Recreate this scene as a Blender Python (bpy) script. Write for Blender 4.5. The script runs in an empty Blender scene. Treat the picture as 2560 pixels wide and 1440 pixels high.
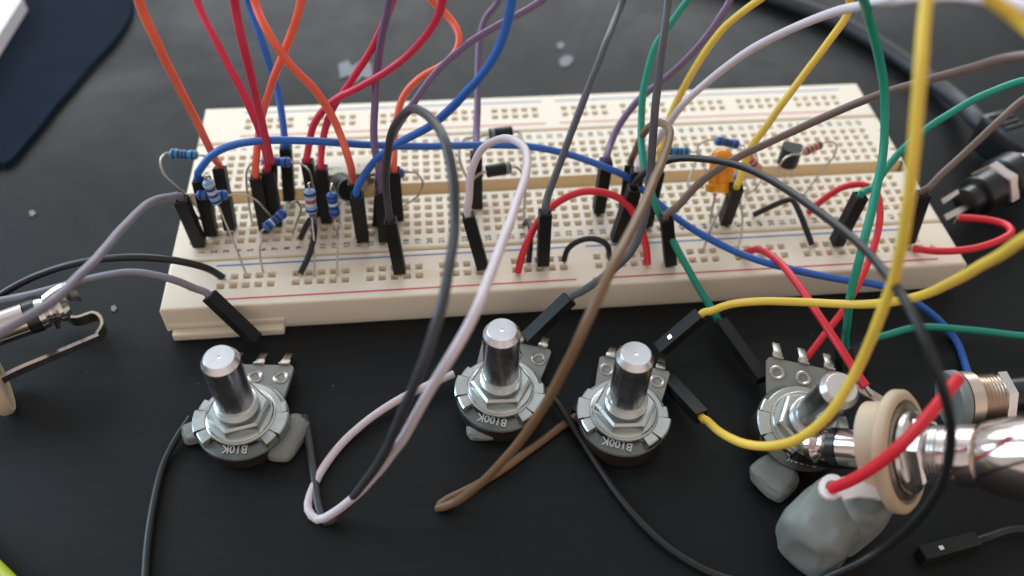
import bpy, bmesh, math, random
from mathutils import Vector, Matrix, noise
random.seed(7)
SC = bpy.context.scene
COL = SC.collection
H = 8.0            # breadboard height in mm: working z = 0 is its top face, the table is at -H
S = 0.001          # millimetres to metres

# ------------------------------------------------------------------ camera
RM = Matrix(((0.9952541674, -0.0950281244, 0.0209475004),
             (-0.0568654338, -0.7426531633, -0.6672575226),
             (0.0789649583, 0.6628996414, -0.7445324713)))
CP = Vector((-28.1261471, -150.4938825, 133.0021766))
FPX = 2159.79
cam = bpy.data.cameras.new('camera')
cam.sensor_width = 36.0
cam.lens = 36.0 * FPX / 2560.0
cam.clip_start = 0.005
cam.clip_end = 20.0
cam.dof.use_dof = True
cam.dof.focus_distance = 0.160
cam.dof.aperture_fstop = 11.5
cam.dof.aperture_blades = 0
camo = bpy.data.objects.new('camera', cam)
COL.objects.link(camo)
rot = Matrix((RM[0], -RM[1], -RM[2])).transposed()
camo.matrix_world = Matrix.Translation((CP + Vector((0, 0, H))) * S) @ rot.to_4x4()
SC.camera = camo

# ------------------------------------------------------------------ light
SC.view_settings.view_transform = 'Standard'
SC.view_settings.look = 'None'
SC.view_settings.exposure = 0.15
SC.view_settings.gamma = 1.0
W = bpy.data.worlds.new('World')
SC.world = W
W.use_nodes = True
nt = W.node_tree
bg = nt.nodes['Background']
tc = nt.nodes.new('ShaderNodeTexCoord')
vm = nt.nodes.new('ShaderNodeVectorMath'); vm.operation = 'DOT_PRODUCT'
vm.inputs[1].default_value = (-0.17, 0.85, 0.50)
nt.links.new(tc.outputs['Generated'], vm.inputs[0])
cr = nt.nodes.new('ShaderNodeValToRGB')
cr.color_ramp.elements[0].position = 0.0
cr.color_ramp.elements[0].color = (1.05, 0.86, 0.78, 1)
cr.color_ramp.elements[1].position = 1.0
cr.color_ramp.elements[1].color = (0.95, 1.0, 1.06, 1)
e = cr.color_ramp.elements.new(0.45); e.color = (0.66, 0.58, 0.54, 1)
e = cr.color_ramp.elements.new(0.76); e.color = (0.44, 0.435, 0.43, 1)
mr = nt.nodes.new('ShaderNodeMapRange')
mr.inputs['From Min'].default_value = -1; mr.inputs['From Max'].default_value = 1
nt.links.new(vm.outputs['Value'], mr.inputs['Value'])
nt.links.new(mr.outputs['Result'], cr.inputs['Fac'])
nt.links.new(cr.outputs['Color'], bg.inputs['Color'])
bg.inputs['Strength'].default_value = 0.85

def area(name, loc, target, sx, sy, power, color):
    l = bpy.data.lights.new(name, 'AREA')
    l.shape = 'RECTANGLE'; l.size = sx; l.size_y = sy
    l.energy = power; l.color = color
    o = bpy.data.objects.new(name, l)
    COL.objects.link(o)
    o.location = loc
    d = Vector(target) - Vector(loc)
    o.rotation_euler = d.to_track_quat('-Z', 'Y').to_euler()
    return o
area('window_light', (-0.02, 1.15, 0.56), (0, 0, 0), 1.7, 0.6, 13.0, (0.96, 0.98, 1.0))
area('side_window_light', (-1.2, 0.42, 0.48), (0, 0, 0), 0.7, 0.6, 13.0, (0.60, 0.82, 1.0))
area('ceiling_bounce', (0.30, 0.10, 1.1), (0, -0.02, 0), 0.8, 0.8, 0.6, (1.0, 0.93, 0.84))

# ------------------------------------------------------------------ geometry helpers (working units: mm, z = 0 at breadboard top)
def at(u, v, z):
    d = RM.transposed() @ Vector(((u - 1280) / FPX, (v - 720) / FPX, 1))
    return CP + d * ((z - CP.z) / d.z)
def ray(u, v):
    return (RM.transposed() @ Vector(((u - 1280) / FPX, (v - 720) / FPX, 1))).normalized()

class MB:
    def __init__(s): s.v = []; s.f = []
    def add(s, vs, fs):
        n = len(s.v); s.v += [Vector(p) for p in vs]; s.f += [tuple(i + n for i in f) for f in fs]
        return s
    def box(s, c, h, M=None, bev=0.0):
        c = Vector(c); hx, hy, hz = h
        bm = bmesh.new(); bmesh.ops.create_cube(bm, size=2.0)
        for v in bm.verts: v.co = Vector((v.co.x * hx, v.co.y * hy, v.co.z * hz))
        if bev > 0:
            bmesh.ops.bevel(bm, geom=bm.edges[:], offset=bev, segments=2, affect='EDGES', profile=0.5)
        bm.verts.index_update()
        vs = [(M @ v.co if M else v.co) + c for v in bm.verts]
        fs = [[q.index for q in f.verts] for f in bm.faces]
        bm.free()
        return s.add(vs, fs)
    def lathe(s, o, d, prof, seg=28, sq=(1, 1)):
        o = Vector(o); d = Vector(d).normalized(); X, Y = frame(d)
        vs = []; fs = []
        n = len(prof)
        for t, r in prof:
            for k in range(seg):
                a = 2 * math.pi * k / seg
                vs.append(o + d * t + X * (math.cos(a) * r * sq[0]) + Y * (math.sin(a) * r * sq[1]))
        for i in range(n - 1):
            for k in range(seg):
                k2 = (k + 1) % seg
                fs.append((i * seg + k, i * seg + k2, (i + 1) * seg + k2, (i + 1) * seg + k))
        if prof[0][1] > 1e-4: fs.append(tuple(range(seg - 1, -1, -1)))
        if prof[-1][1] > 1e-4: fs.append(tuple((n - 1) * seg + k for k in range(seg)))
        return s.add(vs, fs)
    def tube(s, pts, r, seg=12, cap=True):
        n = len(pts); vs = []; fs = []
        T = [(pts[min(i + 1, n - 1)] - pts[max(i - 1, 0)]).normalized() for i in range(n)]
        X, Y = frame(T[0])
        rr = r if isinstance(r, (list, tuple)) else [r] * n
        for i in range(n):
            if i:
                q = T[i - 1].rotation_difference(T[i])
                X = (q @ X).normalized()
            Yv = T[i].cross(X).normalized()
            for k in range(seg):
                a = 2 * math.pi * k / seg
                vs.append(pts[i] + (X * math.cos(a) + Yv * math.sin(a)) * rr[i])
        for i in range(n - 1):
            for k in range(seg):
                k2 = (k + 1) % seg
                fs.append((i * seg + k, i * seg + k2, (i + 1) * seg + k2, (i + 1) * seg + k))
        if cap:
            fs.append(tuple(range(seg - 1, -1, -1)))
            fs.append(tuple((n - 1) * seg + k for k in range(seg)))
        return s.add(vs, fs)
    def prism(s, poly, z0, z1, M=None, o=(0, 0, 0)):
        n = len(poly); o = Vector(o)
        vs = [Vector((x, y, z0)) for x, y in poly] + [Vector((x, y, z1)) for x, y in poly]
        vs = [(M @ p if M else p) + o for p in vs]
        fs = [tuple(range(n - 1, -1, -1)), tuple(range(n, 2 * n))]
        fs += [(i, (i + 1) % n, n + (i + 1) % n, n + i) for i in range(n)]
        return s.add(vs, fs)

def frame(d):
    a = Vector((0, 0, 1)) if abs(d.z) < 0.9 else Vector((1, 0, 0))
    X = a.cross(d).normalized()
    return X, d.cross(X).normalized()

def spline(P, step=1.2):
    P = [Vector(p) for p in P]
    Q = [P[0] * 2 - P[1]] + P + [P[-1] * 2 - P[-2]]
    out = []
    for i in range(1, len(Q) - 2):
        p0, p1, p2, p3 = Q[i - 1], Q[i], Q[i + 1], Q[i + 2]
        # centripetal Catmull-Rom
        t0 = 0; t1 = t0 + max((p1 - p0).length, 1e-3) ** 0.5
        t2 = t1 + max((p2 - p1).length, 1e-3) ** 0.5; t3 = t2 + max((p3 - p2).length, 1e-3) ** 0.5
        n = max(2, int((p2 - p1).length / step))
        for k in range(n):
            t = t1 + (t2 - t1) * k / n
            A1 = p0 * ((t1 - t) / (t1 - t0)) + p1 * ((t - t0) / (t1 - t0))
            A2 = p1 * ((t2 - t) / (t2 - t1)) + p2 * ((t - t1) / (t2 - t1))
            A3 = p2 * ((t3 - t) / (t3 - t2)) + p3 * ((t - t2) / (t3 - t2))
            B1 = A1 * ((t2 - t) / (t2 - t0)) + A2 * ((t - t0) / (t2 - t0))
            B2 = A2 * ((t3 - t) / (t3 - t1)) + A3 * ((t - t1) / (t3 - t1))
            out.append(B1 * ((t2 - t) / (t2 - t1)) + B2 * ((t - t1) / (t2 - t1)))
    out.append(P[-1])
    return out

def conv(p): return Vector((p.x * S, p.y * S, (p.z + H) * S))
ROOT = {}
def thing(name, loc, label, cat, group=None):
    o = bpy.data.objects.new(name, None)
    o.empty_display_size = 0.004
    COL.objects.link(o)
    o.location = conv(Vector(loc))
    o['label'] = label; o['category'] = cat
    if group: o['group'] = group
    ROOT[o.name] = Vector(loc)
    return o
def root_loc(p):
    while p is not None:
        if p.name in ROOT: return ROOT[p.name]
        p = p.parent
    return Vector((0, 0, -H))
def part(name, mb, m, parent=None, smooth=True, label=None, angle=35):
    off = root_loc(parent)
    me = bpy.data.meshes.new(name)
    me.from_pydata([(p - off) * S for p in mb.v], [], mb.f)
    me.validate()
    bm = bmesh.new(); bm.from_mesh(me)
    bmesh.ops.recalc_face_normals(bm, faces=bm.faces)
    if smooth:
        for f in bm.faces: f.smooth = True
        ca = math.radians(angle)
        for ed in bm.edges:
            if len(ed.link_faces) == 2 and ed.calc_face_angle(0) > ca: ed.smooth = False
    bm.to_mesh(me); bm.free()
    me.materials.append(m)
    o = bpy.data.objects.new(name, me)
    COL.objects.link(o)
    if parent is not None: o.parent = parent
    else: o.location = conv(off)
    if label: o['label'] = label
    return o
def solo(name, mb, m, loc, label, cat, group=None, smooth=True):
    ROOT['__tmp'] = Vector(loc)
    off = Vector(loc)
    me_o = None
    mb.v = [p - off + Vector((0, 0, -H)) for p in mb.v]
    o = part(name, mb, m, None, smooth)
    o.location = conv(off)
    o['label'] = label; o['category'] = cat
    if group: o['group'] = group
    return o

# ------------------------------------------------------------------ materials
def mat(name, col, rough=0.5, metal=0.0, var=0.0, vscale=300, bump=0.0, bscale=800, spec=0.5, sss=0.0, coat=0.0, rvar=0.0, sss_r=(1, .7, .45), trans=0.0):
    m = bpy.data.materials.new(name); m.use_nodes = True
    n = m.node_tree; b = n.nodes['Principled BSDF']
    b.inputs['Base Color'].default_value = (*col, 1)
    b.inputs['Roughness'].default_value = rough
    b.inputs['Metallic'].default_value = metal
    b.inputs['Specular IOR Level'].default_value = spec
    if sss:
        b.inputs['Subsurface Weight'].default_value = sss
        b.inputs['Subsurface Radius'].default_value = sss_r
        b.inputs['Subsurface Scale'].default_value = 0.0012
    if coat: b.inputs['Coat Weight'].default_value = coat; b.inputs['Coat Roughness'].default_value = 0.15
    if trans: b.inputs['Transmission Weight'].default_value = trans; b.inputs['IOR'].default_value = 1.5
    if var or bump or rvar:
        t = n.nodes.new('ShaderNodeTexCoord')
        if var or rvar:
            ns = n.nodes.new('ShaderNodeTexNoise'); ns.inputs['Scale'].default_value = vscale; ns.inputs['Detail'].default_value = 5
            n.links.new(t.outputs['Object'], ns.inputs['Vector'])
        if var:
            mx = n.nodes.new('ShaderNodeMix'); mx.data_type = 'RGBA'
            mx.inputs[6].default_value = (*[c * (1 - var) for c in col], 1)
            mx.inputs[7].default_value = (*[min(1, c * (1 + var)) for c in col], 1)
            n.links.new(ns.outputs['Fac'], mx.inputs[0]); n.links.new(mx.outputs[2], b.inputs['Base Color'])
        if rvar:
            mp = n.nodes.new('ShaderNodeMapRange')
            mp.inputs['From Min'].default_value = 0.3; mp.inputs['From Max'].default_value = 0.7
            mp.inputs['To Min'].default_value = max(0.02, rough - rvar); mp.inputs['To Max'].default_value = rough + rvar
            n.links.new(ns.outputs['Fac'], mp.inputs['Value']); n.links.new(mp.outputs['Result'], b.inputs['Roughness'])
        if bump:
            n2 = n.nodes.new('ShaderNodeTexNoise'); n2.inputs['Scale'].default_value = bscale; n2.inputs['Detail'].default_value = 4
            n.links.new(t.outputs['Object'], n2.inputs['Vector'])
            bp = n.nodes.new('ShaderNodeBump'); bp.inputs['Strength'].default_value = bump; bp.inputs['Distance'].default_value = 0.0003
            n.links.new(n2.outputs['Fac'], bp.inputs['Height']); n.links.new(bp.outputs['Normal'], b.inputs['Normal'])
    return m

M = {}
def wire_mat(name, col): M[name] = mat('wire_' + name, col, 0.42, var=0.10, vscale=120, bump=0.06, bscale=900, spec=0.45)
wire_mat('orange', (0.90, 0.155, 0.085)); wire_mat('crimson', (0.60, 0.03, 0.075)); wire_mat('red', (0.70, 0.022, 0.04))
wire_mat('blue', (0.026, 0.13, 0.48)); wire_mat('purple', (0.165, 0.105, 0.20)); wire_mat('grey', (0.19, 0.185, 0.22))
wire_mat('slate', (0.085, 0.09, 0.105)); wire_mat('charcoal', (0.042, 0.043, 0.050))
wire_mat('green', (0.012, 0.27, 0.185)); wire_mat('yellow', (0.80, 0.55, 0.075)); wire_mat('white', (0.64, 0.565, 0.60))
wire_mat('brown', (0.18, 0.105, 0.055)); wire_mat('umber', (0.165, 0.115, 0.095)); wire_mat('black', (0.012, 0.013, 0.0145))
M['housing'] = mat('black_nylon', (0.011, 0.0115, 0.0115), 0.5, var=0.25, vscale=500, bump=0.08, spec=0.28)
M['cream'] = mat('cream_abs', (0.81, 0.73, 0.60), 0.42, var=0.03, vscale=60, bump=0.05, bscale=1500, sss=0.45)
M['channel'] = mat('channel_abs_shaded', (0.74, 0.60, 0.40), 0.45, var=0.04, vscale=60, sss=0.3)  # tan of the deep groove's shade and bounce put into the cream colour
M['hole'] = mat('hole_dark', (0.07, 0.055, 0.04), 0.6)
M['ink'] = mat('print_black', (0.03, 0.033, 0.045), 0.6)
M['inkred'] = mat('print_red', (0.62, 0.045, 0.07), 0.5)
M['inkblue'] = mat('print_blue', (0.05, 0.16, 0.45), 0.5)
M['lead'] = mat('tinned_lead', (0.52, 0.49, 0.45), 0.30, 1.0, rvar=0.1, vscale=400)
M['pin'] = mat('plated_pin', (0.72, 0.68, 0.58), 0.25, 1.0)
M['zinc'] = mat('zinc_plate', (0.50, 0.53, 0.51), 0.30, 1.0, var=0.12, vscale=220, bump=0.06, bscale=700, rvar=0.12)
M['tin'] = mat('tin_painted_glare', (0.93, 0.93, 0.95), 0.34, 0.3, rvar=0.08, vscale=250)  # near-white, mostly non-metal colour holds the window glare on the lug
M['shadezinc'] = mat('shaded_zinc', (0.17, 0.185, 0.18), 0.36, 1.0, var=0.2, vscale=260, bump=0.06, bscale=700, rvar=0.14)  # zinc darkened to paint in the dimmer reflection on the sloping cover
M['nickel'] = mat('nickel', (0.68, 0.66, 0.64), 0.2, 1.0, rvar=0.08, vscale=300, bump=0.04, bscale=500)
M['stamp'] = mat('stamped_text', (0.50, 0.53, 0.52), 0.55)
M['alu'] = mat('aluminium_shaft', (0.70, 0.71, 0.74), 0.26, 1.0, rvar=0.08, vscale=200)
M['chrome'] = mat('chrome', (0.80, 0.71, 0.68), 0.13, 1.0, rvar=0.03, vscale=150)  # pink tint puts a warm reflection into the base colour
M['case'] = mat('pot_case', (0.035, 0.026, 0.022), 0.42, 0.3, var=0.2, vscale=200)
M['phen'] = mat('grey_fibre_board', (0.24, 0.245, 0.225), 0.6, var=0.12, vscale=350, bump=0.1)
M['putty'] = mat('grey_putty', (0.20, 0.215, 0.20), 0.52, var=0.45, vscale=70, bump=0.3, bscale=260, sss=0.1)
M['tan'] = mat('tan_phenolic', (0.58, 0.455, 0.315), 0.45, var=0.10, vscale=160, bump=0.06, bscale=500)
M['rblue'] = mat('resistor_blue', (0.022, 0.12, 0.42), 0.32, var=0.15, vscale=250)
M['rcyan'] = mat('resistor_cyan', (0.03, 0.27, 0.46), 0.32, var=0.15, vscale=250)
M['rpale'] = mat('resistor_pale', (0.20, 0.36, 0.55), 0.32, var=0.15, vscale=250)
M['rtan'] = mat('resistor_tan', (0.42, 0.24, 0.16), 0.4, var=0.15, vscale=250)
M['rpink'] = mat('resistor_pink', (0.62, 0.27, 0.22), 0.4, var=0.15, vscale=250)
for k, c in dict(black=(0.015, 0.015, 0.02), brown=(0.10, 0.035, 0.02), red=(0.45, 0.03, 0.03), navy=(0.01, 0.03, 0.16), white=(0.6, 0.6, 0.62), gold=(0.45, 0.28, 0.06), orange=(0.6, 0.2, 0.03)).items():
    M['b_' + k] = mat('band_' + k, c, 0.4)
M['epoxy'] = mat('black_epoxy', (0.012, 0.017, 0.017), 0.45, spec=0.3, var=0.2, vscale=300)
M['silver'] = mat('silver_band', (0.22, 0.25, 0.25), 0.4)
M['tansilver'] = mat('worn_silver', (0.66, 0.56, 0.47), 0.3, 1.0, rvar=0.1, vscale=200)
M['chip'] = mat('chip_painted_sheen', (0.58, 0.52, 0.40), 0.4, var=0.04, vscale=100)  # reflected window light painted as a pale top on a black chip
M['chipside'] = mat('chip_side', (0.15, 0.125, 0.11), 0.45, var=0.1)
M['led'] = mat('led_orange', (1.0, 0.41, 0.004), 0.22, sss=0.6, sss_r=(1, .5, .05), trans=0.5)
M['ledin'] = mat('led_frame', (0.42, 0.10, 0.01), 0.5)
M['plastic'] = mat('black_plastic', (0.010, 0.011, 0.012), 0.28, var=0.2, vscale=200, bump=0.06)
M['rubber'] = mat('black_rubber', (0.022, 0.024, 0.028), 0.55, var=0.1)
M['layer'] = mat('navy_layer', (0.008, 0.016, 0.03), 0.95, var=0.25, vscale=90, bump=0.3, bscale=600, spec=0.1)
M['paper'] = mat('white_card', (0.78, 0.79, 0.84), 0.5, var=0.02)
M['lime'] = mat('lime_plastic', (0.42, 0.50, 0.03), 0.4, var=0.1)
M['fleck'] = mat('pale_fleck', (0.20, 0.215, 0.235), 0.7, var=0.3, vscale=200)
M['bronze'] = mat('bronze_spring', (0.40, 0.34, 0.28), 0.3, 1.0, rvar=0.1)

def table_mat():
    m = bpy.data.materials.new('black_wood'); m.use_nodes = True
    n = m.node_tree; b = n.nodes['Principled BSDF']
    t = n.nodes.new('ShaderNodeTexCoord')
    mp = n.nodes.new('ShaderNodeMapping'); mp.inputs['Scale'].default_value = (9, 120, 60)
    mp.inputs['Rotation'].default_value = (0, 0, 0.06)
    n.links.new(t.outputs['Object'], mp.inputs['Vector'])
    g = n.nodes.new('ShaderNodeTexNoise'); g.inputs['Scale'].default_value = 6; g.inputs['Detail'].default_value = 6; g.inputs['Roughness'].default_value = 0.65
    n.links.new(mp.outputs['Vector'], g.inputs['Vector'])
    r = n.nodes.new('ShaderNodeValToRGB')
    r.color_ramp.elements[0].position = 0.3; r.color_ramp.elements[0].color = (0.0050, 0.0056, 0.0060, 1)
    r.color_ramp.elements[1].position = 0.75; r.color_ramp.elements[1].color = (0.0100, 0.0104, 0.0105, 1)
    n.links.new(g.outputs['Fac'], r.inputs['Fac'])
    # fine dust specks
    d = n.nodes.new('ShaderNodeTexVoronoi'); d.inputs['Scale'].default_value = 420
    n.links.new(t.outputs['Object'], d.inputs['Vector'])
    dr = n.nodes.new('ShaderNodeValToRGB')
    dr.color_ramp.elements[0].position = 0.0; dr.color_ramp.elements[0].color = (1, 1, 1, 1)
    dr.color_ramp.elements[1].position = 0.055; dr.color_ramp.elements[1].color = (0, 0, 0, 1)
    n.links.new(d.outputs['Distance'], dr.inputs['Fac'])
    d2 = n.nodes.new('ShaderNodeTexNoise'); d2.inputs['Scale'].default_value = 90
    n.links.new(t.outputs['Object'], d2.inputs['Vector'])
    d3 = n.nodes.new('ShaderNodeMapRange'); d3.inputs['From Min'].default_value = 0.55; d3.inputs['From Max'].default_value = 0.75
    d3.inputs['To Max'].default_value = 0.5
    n.links.new(d2.outputs['Fac'], d3.inputs['Value'])
    ml = n.nodes.new('ShaderNodeMath'); ml.operation = 'MULTIPLY'
    n.links.new(dr.outputs['Color'], ml.inputs[0]); n.links.new(d3.outputs['Result'], ml.inputs[1])
    mx = n.nodes.new('ShaderNodeMix'); mx.data_type = 'RGBA'
    mx.inputs[7].default_value = (0.08, 0.085, 0.085, 1)
    n.links.new(ml.outputs[0], mx.inputs[0]); n.links.new(r.outputs['Color'], mx.inputs[6])
    n.links.new(mx.outputs[2], b.inputs['Base Color'])
    rr = n.nodes.new('ShaderNodeMapRange'); rr.inputs['To Min'].default_value = 0.46; rr.inputs['To Max'].default_value = 0.60
    n.links.new(g.outputs['Fac'], rr.inputs['Value']); n.links.new(rr.outputs['Result'], b.inputs['Roughness'])
    bp = n.nodes.new('ShaderNodeBump'); bp.inputs['Strength'].default_value = 0.10; bp.inputs['Distance'].default_value = 0.0003
    n.links.new(g.outputs['Fac'], bp.inputs['Height']); n.links.new(bp.outputs['Normal'], b.inputs['Normal'])
    sm = n.nodes.new('ShaderNodeTexNoise'); sm.inputs['Scale'].default_value = 22; sm.inputs['Detail'].default_value = 8; sm.inputs['Roughness'].default_value = 0.7; sm.inputs['Distortion'].default_value = 0.6
    n.links.new(t.outputs['Object'], sm.inputs['Vector'])
    sr = n.nodes.new('ShaderNodeMapRange'); sr.inputs['From Min'].default_value = 0.35; sr.inputs['From Max'].default_value = 0.7
    sr.inputs['To Min'].default_value = -0.07; sr.inputs['To Max'].default_value = 0.10
    n.links.new(sm.outputs['Fac'], sr.inputs['Value'])
    ad = n.nodes.new('ShaderNodeMath'); ad.operation = 'ADD'
    n.links.new(rr.outputs['Result'], ad.inputs[0]); n.links.new(sr.outputs['Result'], ad.inputs[1])
    n.links.new(ad.outputs[0], b.inputs['Roughness'])
    b.inputs['Specular IOR Level'].default_value = 0.21
    b.inputs['Specular Tint'].default_value = (0.92, 0.97, 1.0, 1)
    return m
M['table'] = table_mat()

# ------------------------------------------------------------------ table (the setting)
mb = MB().box((0, 60, -H - 12.5), (650, 420, 12.5), bev=2)
tb = part('tabletop', mb, M['table'], None)
tb['kind'] = 'structure'

# ------------------------------------------------------------------ breadboard
P = 2.54
XC = lambda c: (c - 32) * P
XL, XR = -85.0, 84.6
RAILN = (-27.05, -24.5); RAILF = (25.55, 28.1)
GRV_N, GRV_F = -19.3, 19.6     # grooves between terminal strip and rails
YN, YF = -32.6, 34.0
rail_cols = [3 + g * 6 + i + (0 if g < 5 else 0) for g in range(10) for i in range(5)]
rail_cols = [c if c < 33 else c + 1 for c in rail_cols]

def perforated(x0, x1, y0, y1, cols, rows, sz=0.84, sb=0.58, d1=0.8, d2=1.9):
    """top sheet with square funnel holes: cells on a non-uniform grid"""
    xs = sorted(set([x0, x1] + [round(XC(c) + s * sz, 4) for c in cols for s in (-1, 1)]))
    ys = sorted(set([y0, y1] + [round(r + s * sz, 4) for r in rows for s in (-1, 1)]))
    hx = {round(XC(c) - sz, 4) for c in cols}; hy = {round(r - sz, 4) for r in rows}
    top = MB(); dark = MB()
    nx, ny = len(xs), len(ys)
    top.v = [Vector((x, y, 0)) for y in ys for x in xs]
    for j in range(ny - 1):
        for i in range(nx - 1):
            if xs[i] in hx and ys[j] in hy:
                cx, cy = (xs[i] + xs[i + 1]) / 2, (ys[j] + ys[j + 1]) / 2
                k = j * nx + i
                c4 = [k, k + 1, k + nx + 1, k + nx]
                b = len(top.v)
                top.v += [Vector((cx + sx * sb, cy + sy * sb, -d1)) for sx, sy in ((-1, -1), (1, -1), (1, 1), (-1, 1))]
                top.v += [Vector((cx + sx * sb, cy + sy * sb, -d2)) for sx, sy in ((-1, -1), (1, -1), (1, 1), (-1, 1))]
                for q in range(4):
                    q2 = (q + 1) % 4
                    top.f.append((c4[q], c4[q2], b + q2, b + q))
                    top.f.append((b + q, b + q2, b + 4 + q2, b + 4 + q))
                top.f.append((b + 4, b + 5, b + 6, b + 7))
            else:
                k = j * nx + i
                top.f.append((k, k + 1, k + nx + 1, k + nx))
    return top

def slab_sides(mb, x0, x1, y0, y1, z1, rn=0.7):
    """rounded skirt under a top sheet x0..x1, y0..y1 (sheet at z=0)"""
    loops = []
    for k in range(5):
        a = math.pi / 2 * k / 4
        e = rn * math.sin(a); z = -rn * (1 - math.cos(a))
        loops.append((e, z))
    loops.append((rn, z1))
    vs = []
    for e, z in loops:
        vs += [(x0 - e, y0 - e, z), (x1 + e, y0 - e, z), (x1 + e, y1 + e, z), (x0 - e, y1 + e, z)]
    fs = []
    for i in range(len(loops) - 1):
        for q in range(4):
            q2 = (q + 1) % 4
            fs.append((i * 4 + q, i * 4 + q2, (i + 1) * 4 + q2, (i + 1) * 4 + q))
    b = (len(loops) - 1) * 4
    fs.append((b, b + 3, b + 2, b + 1))
    mb.add(vs, fs)
    return mb

board = thing('breadboard', (0, 0, -H), 'cream solderless breadboard full of jumper wires on the black table', 'breadboard')
rowsN = [-3.81 - (4 - r) * P for r in range(5)]; rowsF = [3.81 + r * P for r in range(5)]
allc = list(range(1, 64))
rn = 0.6
# near and far rails
ra = perforated(XL + rn, XR - rn, YN + rn, GRV_N - 0.25 - rn, rail_cols, RAILN)
slab_sides(ra, XL + rn, XR - rn, YN + rn, GRV_N - 0.25 - rn, -6.6, rn)
r1 = part('power_rail', ra, M['cream'], board, label='near power rail with red and blue lines', angle=30)
rb = perforated(XL + rn, XR - rn, GRV_F + 0.25 + rn, YF - rn, rail_cols, RAILF)
slab_sides(rb, XL + rn, XR - rn, GRV_F + 0.25 + rn, YF - rn, -7.9, rn)
r2 = part('power_rail', rb, M['cream'], board, label='far power rail, blurred', angle=30)
# dovetail base ridges on the near side and right end
MBd = MB()
MBd.box((-0.2, YN + 1.2, -7.2), (84.0, 0.9, 0.75), bev=0.25)
MBd.box((-72.6, YN - 0.5, -6.9), (11.2, 1.35, 0.95), bev=0.3)
MBd.box((-72.6, YN + 0.3, -4.9), (11.6, 0.75, 0.5), bev=0.2)
MBd.box((XR - 2.6, YN + 4, -6.9), (1.2, 3, 0.9), bev=0.25)
part('dovetail_ridge', MBd, M['cream'], board)
# terminal strip halves share one part with the channel floor between
ch = 2.15
tm = perforated(XL + rn, XR - rn, GRV_N + 0.25 + rn, -ch, allc, rowsN)
tf = perforated(XL + rn, XR - rn, ch, GRV_F - 0.25 - rn, allc, rowsF)
tm.add(tf.v, tf.f)
n = len(tm.v)
x0, x1 = XL + rn, XR - rn
chn = MB().add([(x0, -ch, -0.001), (x1, -ch, -0.001), (x1, -ch + 0.15, -3.4), (x0, -ch + 0.15, -3.4), (x0, ch, -0.001), (x1, ch, -0.001), (x1, ch - 0.15, -3.4), (x0, ch - 0.15, -3.4)],
       [(0, 1, 2, 3), (5, 4, 7, 6), (3, 2, 6, 7)])
slab = MB(); slab_sides(slab, x0, x1, GRV_N + 0.25 + rn, GRV_F - 0.25 - rn, -7.9, rn)
tm.add(slab.v, slab.f)
ts_ = part('terminal_strip', tm, M['cream'], board, angle=30)
part('centre_channel', chn, M['channel'], ts_, smooth=False)

# printing
TXT = {}
def text_mesh(s, size, extrude=0.0):
    key = (s, size, extrude)
    if key in TXT: return TXT[key]
    cu = bpy.data.curves.new('print', 'FONT'); cu.body = s; cu.size = size; cu.align_x = 'CENTER'; cu.align_y = 'CENTER'
    cu.resolution_u = 2; cu.extrude = extrude; cu.offset = 0.018 * size
    ob = bpy.data.objects.new('print', cu)
    COL.objects.link(ob)
    dg = bpy.context.evaluated_depsgraph_get()
    me = ob.evaluated_get(dg).to_mesh()
    r = ([v.co.copy() for v in me.vertices], [tuple(p.vertices) for p in me.polygons])
    ob.evaluated_get(dg).to_mesh_clear()
    bpy.data.objects.remove(ob); bpy.data.curves.remove(cu)
    TXT[key] = r
    return r
def put_text(mb, s, size, o, M3, ext=0.0):
    vs, fs = text_mesh(s, size, ext)
    mb.add([M3 @ v + Vector(o) for v in vs], fs)
R90 = Matrix.Rotation(math.radians(90), 3, 'Z')
num = MB()
for c in range(1, 64):
    put_text(num, str(c), 1.75, (XC(c), -17.0, 0.03), R90)
    put_text(num, str(c), 1.75, (XC(c), 17.1, 0.03), R90)
for i, ch_ in enumerate('abcde'):
    for xx in (-82.2, 82.3): put_text(num, ch_, 1.9, (xx + 0.8, rowsN[i], 0.03), R90)
for i, ch_ in enumerate('fghij'):
    for xx in (-82.2, 82.3): put_text(num, ch_, 1.9, (xx + 0.8, rowsF[i], 0.03), R90)
part('printed_numbers', num, M['ink'], board, smooth=False)
def line(y, m):
    b = MB()
    for a, c in ((XC(3) - 1.5, XC(31) + 2.2), (XC(34) - 2.0, XC(62) + 2.5)):
        b.add([(a, y - 0.2, 0.025), (c, y - 0.2, 0.025), (c, y + 0.2, 0.025), (a, y + 0.2, 0.025)], [(0, 1, 2, 3)])
    return b
lb = line(-30.7, None)
for xx in (XL + 5.5, XR - 5.5): put_text(lb, '+', 3, (xx, -27.2, 0.03), R90)
part('printed_red_line', lb, M['inkred'], r1, smooth=False)
part('printed_blue_line', line(-21.2, None), M['inkblue'], r1, smooth=False)
part('printed_red_line', line(22.2, None), M['inkred'], r2, smooth=False)
part('printed_blue_line', line(31.4, None), M['inkblue'], r2, smooth=False)

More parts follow.
